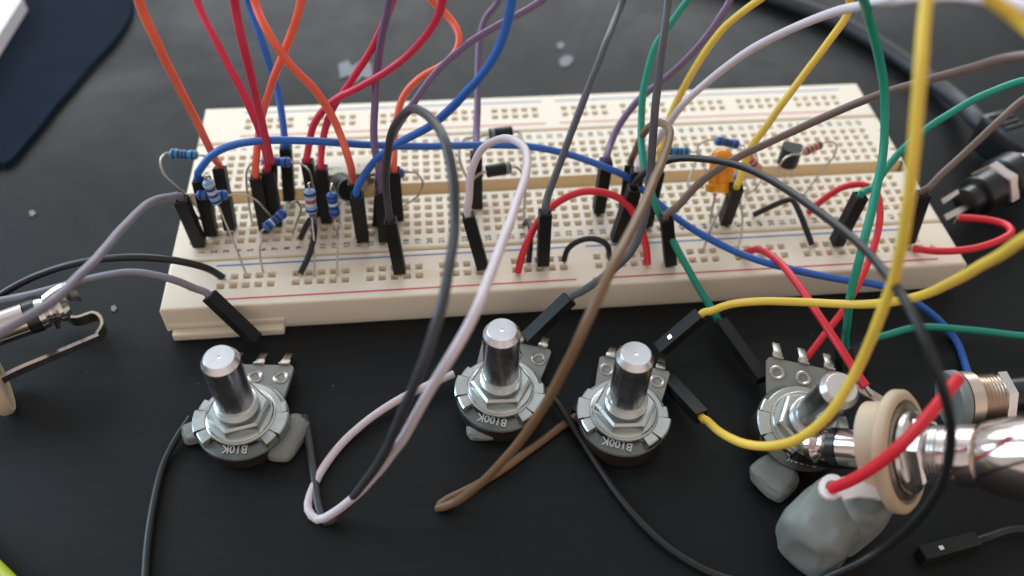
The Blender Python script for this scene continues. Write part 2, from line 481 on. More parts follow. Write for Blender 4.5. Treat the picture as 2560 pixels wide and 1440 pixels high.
# ------------------------------------------------------------------ jumper wires
WR = 0.76
def pt(p):
    return at(*p) if len(p) == 3 else Vector(p[1:])
def solve_top(bot, u, v, L):
    """point on the viewing ray of a pixel at distance L from the connector's foot"""
    d = ray(u, v); w = CP - bot
    b = w.dot(d); c = w.dot(w) - L * L
    disc = b * b - c
    t = -b - (math.sqrt(disc) if disc > 0 else 0)
    return CP + d * t
def housing(root, foot, top, pin=True, pinlen=3.0, bright=False):
    d = (top - foot).normalized(); L = (top - foot).length
    X, Y = frame(d)
    R3 = Matrix((X, Y, d)).transposed()
    hw = 1.25; t = 0.32
    b = MB()
    # hollow square sleeve
    bm_prof = [(hw - 0.15, 0), (hw, 0.2), (hw, L - 0.1), (hw - 0.1, L), (hw - t, L), (hw - t - 0.05, L - 2.6)]
    vs = []
    for r_, z in bm_prof:
        for sx, sy in ((-1, -1), (1, -1), (1, 1), (-1, 1)):
            vs.append(R3 @ Vector((sx * r_, sy * r_, z)) + foot)
    fs = [(3, 2, 1, 0)]
    for i in range(len(bm_prof) - 1):
        for q in range(4):
            q2 = (q + 1) % 4
            fs.append((i * 4 + q, i * 4 + q2, (i + 1) * 4 + q2, (i + 1) * 4 + q))
    k = (len(bm_prof) - 1) * 4
    fs.append((k, k + 1, k + 2, k + 3))
    b.add(vs, fs)
    ho = part('connector_housing', b, M['housing'], root, smooth=False)
    if bright:
        c = MB()
        for s in (-1, 1):
            c.box(foot + d * (L * 0.33) + Y * (s * (hw + 0.02)), (0.36, 0.05, 0.40), R3)
        part('contact_window', c, M['nickel'] if bright == 1 else M['pin'], ho, smooth=False)
    if pin:
        p_ = MB().box(foot - d * (pinlen / 2 - 0.2), (0.31, 0.31, pinlen / 2), R3)
        part('pin', p_, M['pin'], root, smooth=False)
JG = 'jumper wires on and around the breadboard'
def jumper(label, colr, path, A=None, B=None, r=WR, group=JG, cat='jumper wire', bright=False):
    """path: pixel+height points from end A to end B; A/B = ((foot pixel+z), (top pixel)) of a housing"""
    pts = [pt(p) for p in path]
    ends = []
    for E_, first in ((A, True), (B, False)):
        if not E_: continue
        foot = pt(E_[0])
        L = E_[2] if len(E_) > 2 else 14.0
        top = pt(E_[1]) if len(E_[1]) >= 3 else solve_top(foot, *E_[1], L)
        d = (top - foot).normalized()
        ends.append((foot, top, len(E_[0]) == 3 and E_[0][2] > -2.5))
        add = [top - d * 2.2, top + d * 0.8]
        pts = add + pts if first else pts + add[::-1]
    base = ends[0][0] if ends else pts[0]
    root = thing('jumper_wire', (base.x, base.y, base.z), label, cat, group)
    sp = spline(pts)
    sd = random.uniform(0, 99)
    for i in range(3, len(sp) - 3):
        k = min(1.0, (i - 2) / 12, (len(sp) - 3 - i) / 12)
        w_ = Vector((noise.noise(Vector((i * .045, sd, 0))), noise.noise(Vector((i * .045, sd, 7))), noise.noise(Vector((i * .045, sd, 13))))) * 0.55
        w_ += Vector((noise.noise(Vector((i * .21, sd, 3))), noise.noise(Vector((i * .21, sd, 9))), 0)) * 0.13
        sp[i] = sp[i] + w_ * k
        sp[i].z = max(sp[i].z, -H + r)
    rr_ = [r * (1 + 0.05 * noise.noise(Vector((i * .12, sd, 21)))) for i in range(len(sp))]
    part('insulation', MB().tube(sp, rr_, 14), M[colr], root)
    for i, (f, t, pn) in enumerate(ends): housing(root, f, t, pin=pn, pinlen=3.0, bright=bright if i == len(ends) - 1 else 0)
    return root

def arc(p, q, up=-420, zz=92):
    """two loops joining wires beyond the top edge of the photo"""
    return [(p[0] * 0.75 + q[0] * 0.25, up * 0.75, zz), (p[0] * 0.25 + q[0] * 0.75, up * 0.75, zz)]

# orange pair A: far-left connector up and over to the one beside the crimson wires
jumper('orange jumper wire rising from the connector at the left end of the board', 'orange',
       [(538, 400, 17), (505, 335, 26), (462, 245, 38), (400, 115, 52), (346, -6, 61), (330, -150, 72), (480, -300, 84), (690, -250, 76), (757, -40, 58), (745, 40, 52), (712, 130, 44), (672, 225, 34), (650, 310, 25), (640, 400, 18)],
       A=((577, 572, 0.3), (548, 418)), B=((664, 572, 0.3), (640, 440)))
jumper('orange jumper wire crossing a crimson wire and looping past the purple wire at centre', 'orange',
       [(872, 400, 22), (845, 320, 28), (800, 240, 36), (725, 160, 44), (668, 80, 50), (633, -6, 54), (640, -150, 66), (850, -260, 74), (1030, -150, 60), (1075, -5, 42), (1120, 40, 38), (1146, 85, 36), (1143, 120, 34), (1110, 160, 31), (1050, 195, 28), (1010, 240, 24), (990, 310, 19), (985, 390, 16)],
       A=((905, 590, 0.3), (884, 455)), B=((995, 545, 0.3), (985, 425)))
# crimson wires
jumper('crimson jumper wire, leftmost of the crimson ones, rising to the top left', 'crimson',
       [(668, 395, 18), (645, 310, 26), (600, 210, 34), (545, 105, 41), (492, -6, 47), (470, -140, 56), (640, -300, 78), (900, -300, 80), (1000, -120, 62), (975, 10, 50), (935, 110, 42), (880, 200, 34), (830, 270, 26), (808, 340, 20), (802, 390, 16)],
       A=((692, 560, 0.3), (670, 425)), B=((818, 552, 0.3), (803, 418)))
jumper('crimson jumper wire sweeping from the top centre down to a connector left of the chip', 'crimson',
       [(675, 400, 20), (658, 330, 30), (632, 220, 42), (605, 110, 52), (583, -6, 60), (590, -150, 74), (800, -330, 92), (1080, -260, 84), (1118, -40, 58), (1100, 30, 52), (1060, 95, 46), (990, 160, 40), (900, 215, 34), (830, 255, 28), (787, 310, 22), (770, 380, 16)],
       A=((680, 515, 0.3), (678, 412)), B=((790, 535, 0.3), (768, 402)))
# blue
jumper('blue jumper wire dropping behind the crimson wires, rising again near the centre', 'blue',
       [(712, 345, 16), (706, 280, 20), (690, 200, 25), (655, 100, 33), (618, -6, 40), (620, -160, 56), (900, -360, 88), (1230, -260, 88), (1282, -40, 66), (1270, 50, 60), (1232, 150, 53), (1160, 240, 45), (1080, 310, 36), (1000, 355, 28), (940, 400, 22), (900, 455, 17)],
       A=((724, 497, 0.3), (714, 366)), B=((908, 597, 0.3), (892, 486)), bright=2)
jumper('long blue jumper wire arching over the length of the board to the lower right', 'blue',
       [(500, 425, 19), (528, 390, 22), (590, 362, 25), (690, 350, 27), (800, 352, 26), (920, 362, 22), (1050, 366, 19), (1180, 361, 18), (1320, 364, 18), (1420, 384, 17), (1510, 418, 15), (1570, 448, 12), (1620, 490, 9), (1690, 545, 7), (1790, 605, 6), (1880, 645, 6), (1980, 675, 6), (2100, 700, 5), (2200, 716, 3), (2262, 742, 0), (2330, 785, -4), (2385, 840, -7), (2420, 930, -7.2), (2440, 990, -7.2)],
       A=((530, 585, 0.3), (497, 448)))
# purple
jumper('purple jumper wire, leftmost purple, nearly straight up the picture', 'purple',
       [(948, 430, 20), (935, 360, 24), (935, 270, 30), (943, 160, 38), (960, 60, 48), (976, -6, 54), (1000, -150, 66), (1120, -260, 66), (1230, -120, 44), (1252, -4, 33), (1215, 50, 28), (1200, 120, 24), (1195, 200, 20), (1192, 300, 16), (1190, 350, 15)],
       A=((962, 598, 0.3), (952, 478)), B=((1192, 517, 0.3), (1190, 382)), bright=2)
jumper('purple jumper wire crossing under the blue one, then behind the grey wire', 'purple',
       [(958, 395, 18), (985, 330, 22), (1030, 260, 27), (1090, 180, 31), (1170, 110, 35), (1260, 55, 38), (1350, 2, 40), (1500, -140, 52), (1720, -160, 52), (1825, -15, 40), (1800, 45, 37), (1740, 125, 32), (1670, 190, 27), (1600, 245, 22), (1550, 310, 17), (1525, 365, 15)],
       A=((945, 560, 0.3), (955, 425)), B=((1496, 527, 0.3), (1516, 400)))
# greys
jumper('slate grey jumper wire leaning right from the connector under the red arch', 'slate',
       [(1368, 495, 16), (1395, 420, 20), (1430, 320, 26), (1472, 210, 31), (1515, 110, 35), (1560, -6, 37), (1600, -150, 50), (1670, -150, 62), (1670, -6, 53), (1660, 90, 49), (1645, 220, 42), (1632, 340, 34), (1622, 450, 26), (1608, 550, 20), (1575, 630, 14), (1515, 687, 9), (1448, 732, 6)],
       A=((1357, 658, 0.3), (1363, 530)), B=((1318, 848, -3.0), (1425, 745, 5.0)))
jumper('dark grey jumper wire bent in a tall hairpin, running down to the table', 'charcoal',
       [(966, 480, 20), (966, 400, 28), (985, 320, 36), (1028, 272, 44), (1072, 290, 50), (1110, 350, 52), (1135, 450, 50), (1140, 550, 47), (1125, 680, 46), (1095, 800, 44), (1055, 920, 38), (1010, 1030, 28), (950, 1150, 14), (890, 1235, 2), (845, 1290, -6.5), (815, 1305, -7.2), (797, 1270, -7.2), (783, 1180, -7.2), (768, 1075, -6.5), (760, 1040, -6)],
       A=((1000, 678, 0.3), (975, 550)))
jumper('pale grey jumper wire curving off left from the leaning connector', 'grey',
       [(430, 492, 17), (385, 502, 20), (310, 568, 26), (230, 664, 31), (130, 757, 34), (0, 830, 36), (-160, 920, 36), (-330, 1060, 28), (-420, 1200, 10)],
       A=((500, 610, 0.3), (452, 497)))
jumper('dull grey jumper wire lying low from the connector beside the first potentiometer', 'grey',
       [(490, 722, 5.5), (430, 698, 8), (330, 682, 9), (215, 700, 7), (100, 727, 5), (0, 748, 3), (-120, 775, 2), (-300, 860, -6)],
       A=((640, 850, -5.2), (522, 738, 4.5)))
# white
jumper('white jumper wire arching over the diode, then folded back on the table', 'white',
       [(1172, 500, 17), (1178, 430, 22), (1205, 372, 26), (1258, 346, 30), (1305, 362, 33), (1318, 410, 35), (1300, 490, 36), (1262, 590, 38), (1220, 690, 41), (1180, 790, 42), (1130, 885, 39), (1075, 975, 32), (1020, 1070, 22), (960, 1160, 11), (890, 1240, 1), (830, 1285, -5), (793, 1300, -7), (770, 1275, -7.3), (782, 1220, -7.3), (830, 1140, -7.3), (900, 1070, -7), (990, 1005, -6.5), (1070, 963, -6), (1135, 935, -5.5)],
       A=((1207, 667, 0.3), (1170, 537)))
jumper('lavender white jumper wire sweeping from the board behind the grey wire to the top right', 'white',
       [(1600, 400, 15), (1630, 370, 17), (1665, 320, 22), (1705, 265, 28), (1770, 205, 34), (1860, 135, 42), (1970, 75, 50), (2100, 25, 58), (2230, 1, 66), (2350, -5, 74), (2450, 0, 80), (2560, 14, 84), (2760, 70, 88), (3000, 200, 80)],
       A=((1570, 560, 0.3), (1594, 425)))
# green
jumper('green jumper wire running down behind the grey wire to the fourth potentiometer', 'green',
       [(1790, 790, -3), (1742, 715, 1.5), (1700, 640, 6), (1668, 572, 10), (1640, 510, 14), (1615, 420, 18), (1606, 320, 22), (1612, 225, 28), (1640, 120, 34), (1690, 45, 38), (1730, -10, 42), (1850, -160, 58), (2060, -180, 74), (2145, -30, 68), (2172, 50, 60), (2200, 150, 52), (2211, 260, 44), (2203, 380, 37), (2182, 500, 32), (2155, 620, 28), (2130, 730, 20), (2115, 830, 8), (2112, 875, 0)],
       A=((1905, 952, -5.5), (1800, 806, -4.2)), B=((2116, 985, -6.5), (2110, 868, 1.0)))
jumper('green jumper wire from the leaning connector near the board end to the right edge', 'green',
       [(2180, 470, 14), (2215, 420, 17), (2245, 382, 20), (2310, 325, 25), (2400, 268, 30), (2480, 230, 33), (2570, 200, 36), (2760, 190, 40), (2900, 400, 30), (2850, 760, 2), (2700, 850, -4), (2560, 842, -5), (2410, 824, -4), (2290, 818, -3), (2215, 838, -4)],
       A=((2090, 608, 0.3), (2152, 488)), B=((2105, 918, -6.6), (2180, 852, -4.5)))
# yellow
jumper('yellow jumper wire arching from the white wire to the connector under the orange light', 'yellow',
       [(1655, 350, 17), (1672, 300, 20), (1710, 220, 27), (1760, 135, 34), (1820, 60, 41), (1900, -2, 47), (2010, -80, 54), (2110, -40, 52), (2120, 30, 46), (2060, 120, 40), (1985, 220, 32), (1920, 310, 25), (1874, 375, 20), (1856, 430, 16)],
       A=((1615, 560, 0.3), (1645, 425)), B=((1812, 552, 0.3), (1842, 466)))
jumper('thick looking yellow jumper wire, nearest the lens, swinging down to the third potentiometer', 'yellow',
       [(1765, 1050, -1), (1800, 1080, 4), (1860, 1108, 9), (1940, 1112, 14), (2020, 1080, 21), (2085, 1015, 27), (2140, 925, 33), (2185, 820, 41), (2222, 720, 48), (2250, 600, 57), (2272, 450, 66), (2290, 300, 73), (2308, 140, 79), (2322, -5, 83), (2350, -150, 88), (2440, -60, 90), (2470, -8, 88), (2520, 30, 86), (2575, 75, 85), (2720, 220, 84), (2780, 400, 76), (2700, 510, 66), (2570, 590, 58), (2480, 655, 48), (2370, 715, 37), (2260, 750, 27), (2150, 760, 20), (2020, 755, 15), (1900, 752, 12), (1820, 762, 8), (1775, 778, 5)],
       A=((1668, 950, -5.5), (1755, 1043, -1.8)), B=((1648, 875, -3.5), (1752, 787, 4.0)), bright=True)
# browns
jumper('brown jumper wire curving over the orange light to the right edge', 'umber',
       [(1690, 520, 16), (1740, 465, 20), (1810, 412, 24), (1900, 365, 27), (2000, 318, 30), (2120, 268, 36), (2250, 222, 44), (2400, 175, 54), (2560, 140, 63), (2740, 140, 66), (2850, 230, 54), (2700, 210, 40), (2570, 245, 30), (2490, 312, 26), (2410, 385, 21), (2350, 440, 18), (2322, 470, 16)],
       A=((1676, 657, 0.3), (1666, 543)), B=((2268, 602, 0.3), (2308, 482)))
jumper('golden brown jumper wire looping at its top and falling to a fold on the table', 'brown',
       [(1588, 380, 16), (1605, 342, 21), (1638, 310, 28), (1668, 322, 33), (1664, 375, 37), (1625, 470, 41), (1575, 580, 44), (1530, 680, 45), (1475, 800, 42), (1420, 910, 35), (1355, 1025, 24), (1285, 1130, 12), (1205, 1212, 1), (1135, 1260, -6), (1095, 1272, -7.2), (1115, 1252, -7.2), (1220, 1195, -7.2), (1330, 1120, -7.2), (1425, 1050, -6.8)],
       A=((1553, 573, 0.3), (1576, 414)), B=((1500, 985, -6.4), (1440, 1040, -6.0)))
# black jumper
jumper('black jumper wire sweeping in a wide arc down the right side to the bottom edge', 'black',
       [(1590, 455, 17), (1620, 425, 20), (1680, 400, 24), (1760, 400, 28), (1850, 418, 32), (1950, 462, 36), (2050, 528, 40), (2140, 605, 44), (2215, 690, 48), (2280, 790, 50), (2330, 900, 48), (2362, 1000, 43), (2375, 1100, 36), (2352, 1210, 27), (2295, 1305, 16), (2210, 1375, 6), (2110, 1425, 0), (1980, 1470, -6), (1850, 1455, -7.2), (1750, 1420, -7.2), (1640, 1345, -7.2), (1560, 1260, -7.2), (1490, 1160, -7), (1430, 1065, -6), (1395, 1010, -5), (1365, 975, -5.5)],
       A=((1540, 600, 0.3), (1585, 470)), r=0.68)
jumper('black jumper wire running from the first potentiometer down the left to the bottom edge', 'black',
       [(478, 1042, -5), (445, 1090, -6.5), (410, 1160, -7.2), (385, 1250, -7.2), (370, 1350, -7.2), (362, 1460, -7.2)], r=0.68)
# two spare jumper ends lying in the dark under the big plug
jumper('black jumper connector with a bright contact window in the shadow under the plug', 'black',
       [(2465, 1345, -6), (2540, 1325, -6), (2650, 1330, -6.6)], A=((2300, 1390, -6.7), (2440, 1352, -6.5)), bright=True)

# ------------------------------------------------------------------ stripped hook-up wires (solid core)
HG = 'solid hook-up wires'
def hookup(label, colr, path, r=0.72, bare=(2.0, 2.0)):
    pts = [pt(p) for p in path]
    root = thing('hookup_wire', pts[0], label, 'hook-up wire', HG)
    sp = spline(pts, 0.8)
    part('insulation', MB().tube(sp, r, 12), M[colr], root)
    for i, L in enumerate(bare):
        if L <= 0: continue
        e0 = sp[0] if i == 0 else sp[-1]
        d = (sp[0] - sp[2]).normalized() if i == 0 else (sp[-1] - sp[-3]).normalized()
        if 0 < e0.z < 1.3: d = Vector((0, 0, -1))
        part('stripped_end', MB().tube([e0 - d * 0.2, e0 + d * L], 0.3, 8), M['pin'], root)
    return root
hookup('red solid wire arching between the near rail and the middle of the board', 'red',
       [(1294, 682, 0.6), (1310, 625, 5), (1345, 555, 9), (1400, 502, 12), (1460, 479, 13.5), (1520, 484, 13), (1565, 508, 11), (1598, 560, 7), (1614, 610, 4), (1619, 662, 0.6)], 0.78)
hookup('red solid wire arching behind the green wire down to the fourth potentiometer', 'red',
       [(2022, 530, 0.6), (2060, 498, 6), (2105, 469, 10), (2155, 461, 12), (2188, 478, 12), (2200, 530, 11), (2190, 600, 9), (2160, 680, 6), (2115, 765, 3), (2055, 845, 0), (2010, 905, -2), (1972, 955, -3.5)], 0.72)
hookup('red solid wire running diagonally from the near rail to the lug of the big socket', 'red',
       [(1862, 632, 0.6), (1895, 624, 4), (1940, 648, 7), (1990, 705, 9), (2045, 785, 9.5), (2100, 868, 9), (2140, 930, 8), (2166, 966, 7.5)], 0.76)
hookup('red solid wire bent in a hook at the right end of the board', 'red',
       [(2285, 622, 0.8), (2350, 628, 3), (2430, 622, 4), (2500, 600, 4), (2528, 580, 3.8), (2515, 562, 3), (2470, 550, 2), (2395, 543, 1)], 0.80)
hookup('red solid wire soldered to the lug with painted-on glare, its cut end pointing up right', 'red',
       [(2078, 1222, 11), (2130, 1200, 15), (2195, 1160, 20), (2260, 1105, 25), (2320, 1040, 29), (2365, 985, 31), (2398, 943, 32)], 0.92, bare=(1.5, 0))
hookup('short black solid wire bridging the gap in the near rail lines', 'black',
       [(1410, 652, 0.6), (1420, 622, 3.5), (1448, 602, 5.5), (1485, 597, 6), (1515, 610, 5), (1526, 648, 0.6)], 0.62)
hookup('tiny black solid wire standing between two rows left of the red arch', 'black',
       [(1312, 560, 0.6), (1320, 552, 3), (1327, 575, 4), (1325, 620, 3), (1322, 655, 0.6)], 0.62)
hookup('black solid wire with two sharp kinks near the right end of the board', 'black',
       [(1884, 537, 0.8), (1920, 520, 3), (1962, 502, 5), (1980, 500, 5.4), (1998, 530, 4.5), (2014, 570, 2.8), (2030, 612, 0.6)], 0.66)
hookup('black solid wire bent like an inverted V behind the pale blue resistor', 'black',
       [(752, 595, 0.8), (764, 568, 4), (779, 548, 6.5), (786, 570, 6), (780, 615, 4), (765, 655, 2), (750, 684, 0.6)], 0.66)
hookup('black solid wire from the near rail curving off past the left edge', 'black',
       [(555, 692, 0.8), (515, 670, 5), (430, 650, 9), (330, 643, 10), (205, 655, 8), (85, 692, 4), (0, 738, 1), (-90, 800, -4)], 0.74)

# ------------------------------------------------------------------ resistors
RG = 'resistors plugged into the breadboard'
def resistor(label, a, b, lead1, lead2, m, bands, L=6.2, rad=1.08):
    A, B = pt(a), pt(b)
    d = (B - A).normalized(); c = (A + B) / 2
    root = thing('resistor', (c.x, c.y, c.z), label, 'resistor', RG)
    h = L / 2
    r = rad
    prof = [(-h, 0.3), (-h + 0.15, r * 0.7), (-h + 0.5, r), (-h + 1.5, r), (-h + 1.9, r * .86), (h - 1.9, r * .86), (h - 1.5, r), (h - 0.5, r), (h - 0.15, r * 0.7), (h, 0.3)]
    part('body', MB().lathe(c, d, prof, 20), m, root, angle=60)
    ts = [-h + 1.0, -0.95, -0.15, 0.65, h - 1.0][:len(bands)] if len(bands) == 5 else [-h + 1.0, -0.6, 0.5, h - 1.0][:len(bands)]
    for t, bn in zip(ts, bands):
        rr = r * (1.03 if abs(t) > h - 1.6 else 0.9)
        part('colour_band', MB().lathe(c, d, [(t - 0.26, rr - .08), (t - 0.25, rr), (t + 0.25, rr), (t + 0.26, rr - .08)], 20), M['b_' + bn], root)
    for s, ld in ((-1, lead1), (1, lead2)):
        pts = [c + d * (s * (h - 0.2)), c + d * (s * (h + 0.9))] + [pt(p) for p in ld]
        part('lead', MB().tube(spline(pts, 0.7), 0.23, 8), M['lead'], root)
    return root
std = ('navy', 'black', 'navy', 'navy', 'navy')
resistor('bright cyan resistor overhanging the left end of the board', (425, 383, 12), (495, 388, 12),
         [(402, 398, 11), (408, 432, 9), (440, 466, 6), (475, 495, 3), (500, 530, 0)], [(520, 392, 11), (545, 402, 8), (560, 430, 0)], M['rcyan'], std)
resistor('pale blue resistor standing in front of the leftmost connectors', (521, 460, 17), (540, 500, 13),
         [(516, 445, 17), (522, 440, 17), (530, 470, 12), (540, 560, 0)], [(560, 548, 9), (578, 590, 6), (600, 645, 3), (617, 690, 0)], M['rpale'], ('white', 'navy', 'white', 'navy', 'navy'), L=6.0)
resistor('dark blue resistor lying crosswise before the leftmost connectors', (492, 487, 12), (570, 488, 12),
         [(476, 490, 12), (470, 520, 8), (520, 560, 3), (560, 585, 0)], [(612, 487, 12), (640, 500, 11), (660, 520, 9), (690, 560, 0)], M['rblue'], std, L=6.4)
resistor('blue resistor lying behind the crimson wires near the upper left', (655, 402, 15), (728, 406, 15),
         [(632, 406, 15), (618, 425, 13), (617, 470, 8), (630, 560, 0)], [(750, 408, 15), (772, 425, 14), (782, 455, 11), (776, 520, 0)], M['rblue'], std)
resistor('blue resistor tilted up to the right with a bright front lead', (668, 566, 9), (706, 534, 10),
         [(656, 590, 8), (650, 620, 6), (652, 650, 3), (658, 680, 0)], [(722, 512, 11), (738, 503, 11), (752, 518, 9), (740, 560, 3), (732, 585, 0)], M['rblue'], ('navy', 'white', 'navy', 'black', 'navy'), L=5.6)
resistor('pale blue resistor with white and red bands standing beside the inverted V wire', (774, 480, 14), (779, 526, 10),
         [(770, 462, 15), (776, 456, 15), (785, 470, 12), (790, 560, 0)], [(781, 560, 8), (785, 600, 5), (786, 650, 2), (787, 692, 0)], M['rpale'], ('navy', 'white', 'red', 'white', 'navy'), L=5.6, rad=1.2)
resistor('blue resistor standing upright just left of the blue connector', (829, 488, 14), (837, 534, 10),
         [(827, 468, 15), (829, 460, 15), (838, 475, 13), (850, 560, 0)], [(841, 565, 8), (844, 600, 5), (843, 650, 2), (842, 692, 0)], M['rblue'], ('navy', 'navy', 'white', 'navy', 'navy'), L=5.6)
resistor('resistor mostly hidden behind the black connector with a curled lead', (958, 440, 11), (994, 434, 11),
         [(940, 445, 10), (930, 460, 0)], [(1010, 430, 11), (1040, 433, 11), (1057, 455, 9), (1048, 485, 6), (1003, 520, 0)], M['rblue'], std)
resistor('teal banded resistor just right of the white and grey wires', (1668, 378, 10), (1722, 380, 10),
         [(1650, 382, 9), (1640, 400, 0)], [(1738, 380, 10), (1752, 388, 9), (1758, 410, 7), (1775, 450, 0)], M['rcyan'], ('navy', 'navy', 'navy', 'navy', 'navy'), L=5.4)
resistor('royal blue resistor behind the orange light', (1788, 351, 11), (1848, 362, 10),
         [(1768, 351, 11), (1748, 362, 10), (1742, 395, 6), (1718, 462, 0)], [(1862, 370, 9), (1870, 390, 0)], M['rblue'], ('navy', 'blue' if False else 'navy', 'black', 'navy', 'navy'), L=5.8)
resistor('pinkish resistor half hidden behind the black wire right of the orange light', (1866, 388, 11), (1896, 424, 8),
         [(1858, 372, 12), (1880, 372, 12), (1892, 395, 8), (1885, 450, 0)], [(1906, 444, 6), (1890, 470, 4), (1862, 490, 0)], M['rpink'], ('red', 'red', 'brown', 'gold'), L=5.6)
resistor('tan resistor beside the transistor at the far right', (2004, 383, 10), (2058, 358, 11),
         [(1985, 386, 10), (1962, 396, 10), (1948, 415, 8), (1938, 450, 0)], [(2078, 354, 11), (2091, 364, 10), (2085, 390, 8), (2060, 420, 5), (2008, 490, 0)], M['rtan'], ('brown', 'brown', 'red', 'brown'), L=5.2, rad=1.0)
resistor('blue resistor tucked behind the lower right of the orange light', (1846, 440, 9), (1838, 478, 6),
         [(1850, 425, 10), (1856, 440, 8), (1870, 470, 0)], [(1850, 505, 6), (1856, 540, 4), (1852, 590, 2.5), (1838, 640, 0)], M['rblue'], ('navy', 'navy', 'navy', 'navy'), L=4.6, rad=0.95)

# ------------------------------------------------------------------ diodes
def diode(label, a, b, l1, l2, flip):
    A, B = pt(a), pt(b); d = (B - A).normalized(); c = (A + B) / 2; h = 2.7; r = 1.38
    root = thing('diode', (c.x, c.y, c.z), label, 'diode', 'black diodes on the breadboard')
    part('body', MB().lathe(c, d, [(-h, r * .85), (-h + .12, r), (h - .12, r), (h, r * .85)], 24), M['epoxy'], root)
    s = -1 if flip else 1
    t = s * (h - 0.75)
    part('cathode_band', MB().lathe(c, d, [(t - .42, r - .05), (t - .41, r + .03), (t + .41, r + .03), (t + .42, r - .05)], 24), M['silver'], root)
    for sg, ld in ((-1, l1), (1, l2)):
        pts = [c + d * sg * (h - .1), c + d * sg * (h + 1.0)] + [pt(p) for p in ld]
        part('lead', MB().tube(spline(pts, .7), 0.36, 8), M['lead'], root)
diode('black diode framed by the white wire arch', (1217, 429, 10), (1275, 419, 10), [(1195, 438, 10), (1180, 450, 9), (1176, 490, 0)], [(1296, 420, 10), (1310, 440, 9), (1312, 480, 5), (1310, 545, 0)], False)
diode('black diode behind the top of the white wire arch', (1224, 336, 9), (1280, 330, 9), [(1200, 342, 9), (1160, 350, 8), (1148, 380, 6), (1152, 410, 4), (1172, 455, 0)], [(1298, 332, 8), (1306, 352, 0)], True)

# ------------------------------------------------------------------ transistor
b0 = at(1968, 408, 3.6)
tr = thing('transistor', (b0.x, b0.y, 0), 'black half-round transistor standing beside the tan resistor', 'transistor')
poly = [(2.35 * math.cos(a), 2.35 * math.sin(a)) for a in [math.radians(-40 + i * 260 / 20) for i in range(21)]]
Rt = Matrix.Rotation(math.radians(160), 3, 'Z')
tb_ = MB().prism(poly, 0, 5.0, Rt, (b0.x, b0.y, 3.6))
part('body', tb_, M['epoxy'], tr, angle=40)
for k in (-1.27, 0, 1.27):
    part('lead', MB().tube([Vector((b0.x + k, b0.y, 3.8)), Vector((b0.x + k * 1.3, b0.y - .3, 1.8)), Vector((b0.x + k * 1.5, b0.y - .8, -1))], 0.24, 8), M['lead'], tr)

# ------------------------------------------------------------------ orange light emitting diode
lb0 = at(1802, 470, 10.5)
ax = Vector((0.02, 0.60, 0.80)).normalized()
le = thing('orange_led', (lb0.x, lb0.y, 0), 'orange see-through indicator light under the crossing black and brown wires', 'indicator light')
prof = [(-.8, 2.9), (-.6, 3.25), (0.8, 3.25), (1.0, 2.7), (6.0, 2.5)] + [(6.0 + 2.5 * math.sin(math.radians(a)), 2.5 * math.cos(math.radians(a))) for a in range(10, 90, 10)] + [(8.5, 0.05)]
part('lens', MB().lathe(lb0, ax, prof, 32), M['led'], le, angle=50)
X, Y = frame(ax)
R3 = Matrix((X, Y, ax)).transposed()
part('lead_frame', MB().box(lb0 + ax * 2.2 + X * 0.5, (0.25, 0.2, 2.0), R3).box(lb0 + ax * 3.6 - X * 0.2, (0.8, 0.25, 0.6), R3), M['ledin'], le)
for s, e_ in ((-1, (1757, 628, -0.5)), (1, (1775, 560, -0.5))):
    q = lb0 + X * s * 1.27
    part('lead', MB().tube(spline([q + ax * .3, q - ax * 1.5, q * .4 + pt(e_) * .6 + Vector((0, 0, .4)), pt(e_)], .6), 0.26, 8), M['lead'], le)

# ------------------------------------------------------------------ black chip, window sheen put into its top colour
c0 = at(868, 412, 4.6)
Rz = Matrix.Identity(3)
chp = thing('integrated_circuit', (c0.x, c0.y, 0), 'eight leg chip with printed top and painted-on sheen straddling the channel under the blue wire', 'chip')
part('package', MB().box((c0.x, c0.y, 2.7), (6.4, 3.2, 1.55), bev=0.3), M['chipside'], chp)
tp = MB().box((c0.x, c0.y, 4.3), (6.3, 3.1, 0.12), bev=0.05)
tpo = part('sheen_top', tp, M['chip'], chp)
tx = MB()
put_text(tx, 'LM741', 1.5, (c0.x - 3.0, c0.y - 0.9, 4.44), Matrix.Identity(3)); put_text(tx, '8 16', 1.5, (c0.x + 3.6, c0.y - 0.2, 4.44), Matrix.Identity(3))
part('printed_marking', tx, M['silver'], tpo, smooth=False)
for i in range(4):
    for s in (-1, 1):
        part('leg', MB().box((c0.x - 3.81 + i * P, c0.y + s * 3.55, 1.4), (0.55, 0.14, 1.5)).box((c0.x - 3.81 + i * P, c0.y + s * 3.35, 2.75), (0.55, 0.3, 0.14)), M['lead'], chp, smooth=False)
# round black capacitor beside it
k0 = at(866, 470, 7)
cp = thing('capacitor', (k0.x, k0.y, 0), 'small round black capacitor with a pale rim in front of the chip', 'capacitor')
cd = Vector((0.35, -0.75, 0.35)).normalized()
part('can', MB().lathe(k0, cd, [(-4.5, 2.3), (-4.3, 2.5), (1.4, 2.5), (1.8, 2.3)], 28), M['epoxy'], cp)
part('rim', MB().lathe(k0, cd, [(1.3, 2.45), (1.35, 2.58), (1.6, 2.58), (1.65, 2.3)], 28), M['silver'], cp)
for s in (-1, 1):
    q = k0 - cd * 4.4 + Vector((s * 1.0, 0, 0))
    part('lead', MB().tube(spline([q, q - cd * 1.2, Vector((q.x, q.y + 1.0, 2)), Vector((q.x, q.y + 1.0, -1))], .6), 0.25, 8), M['lead'], cp)

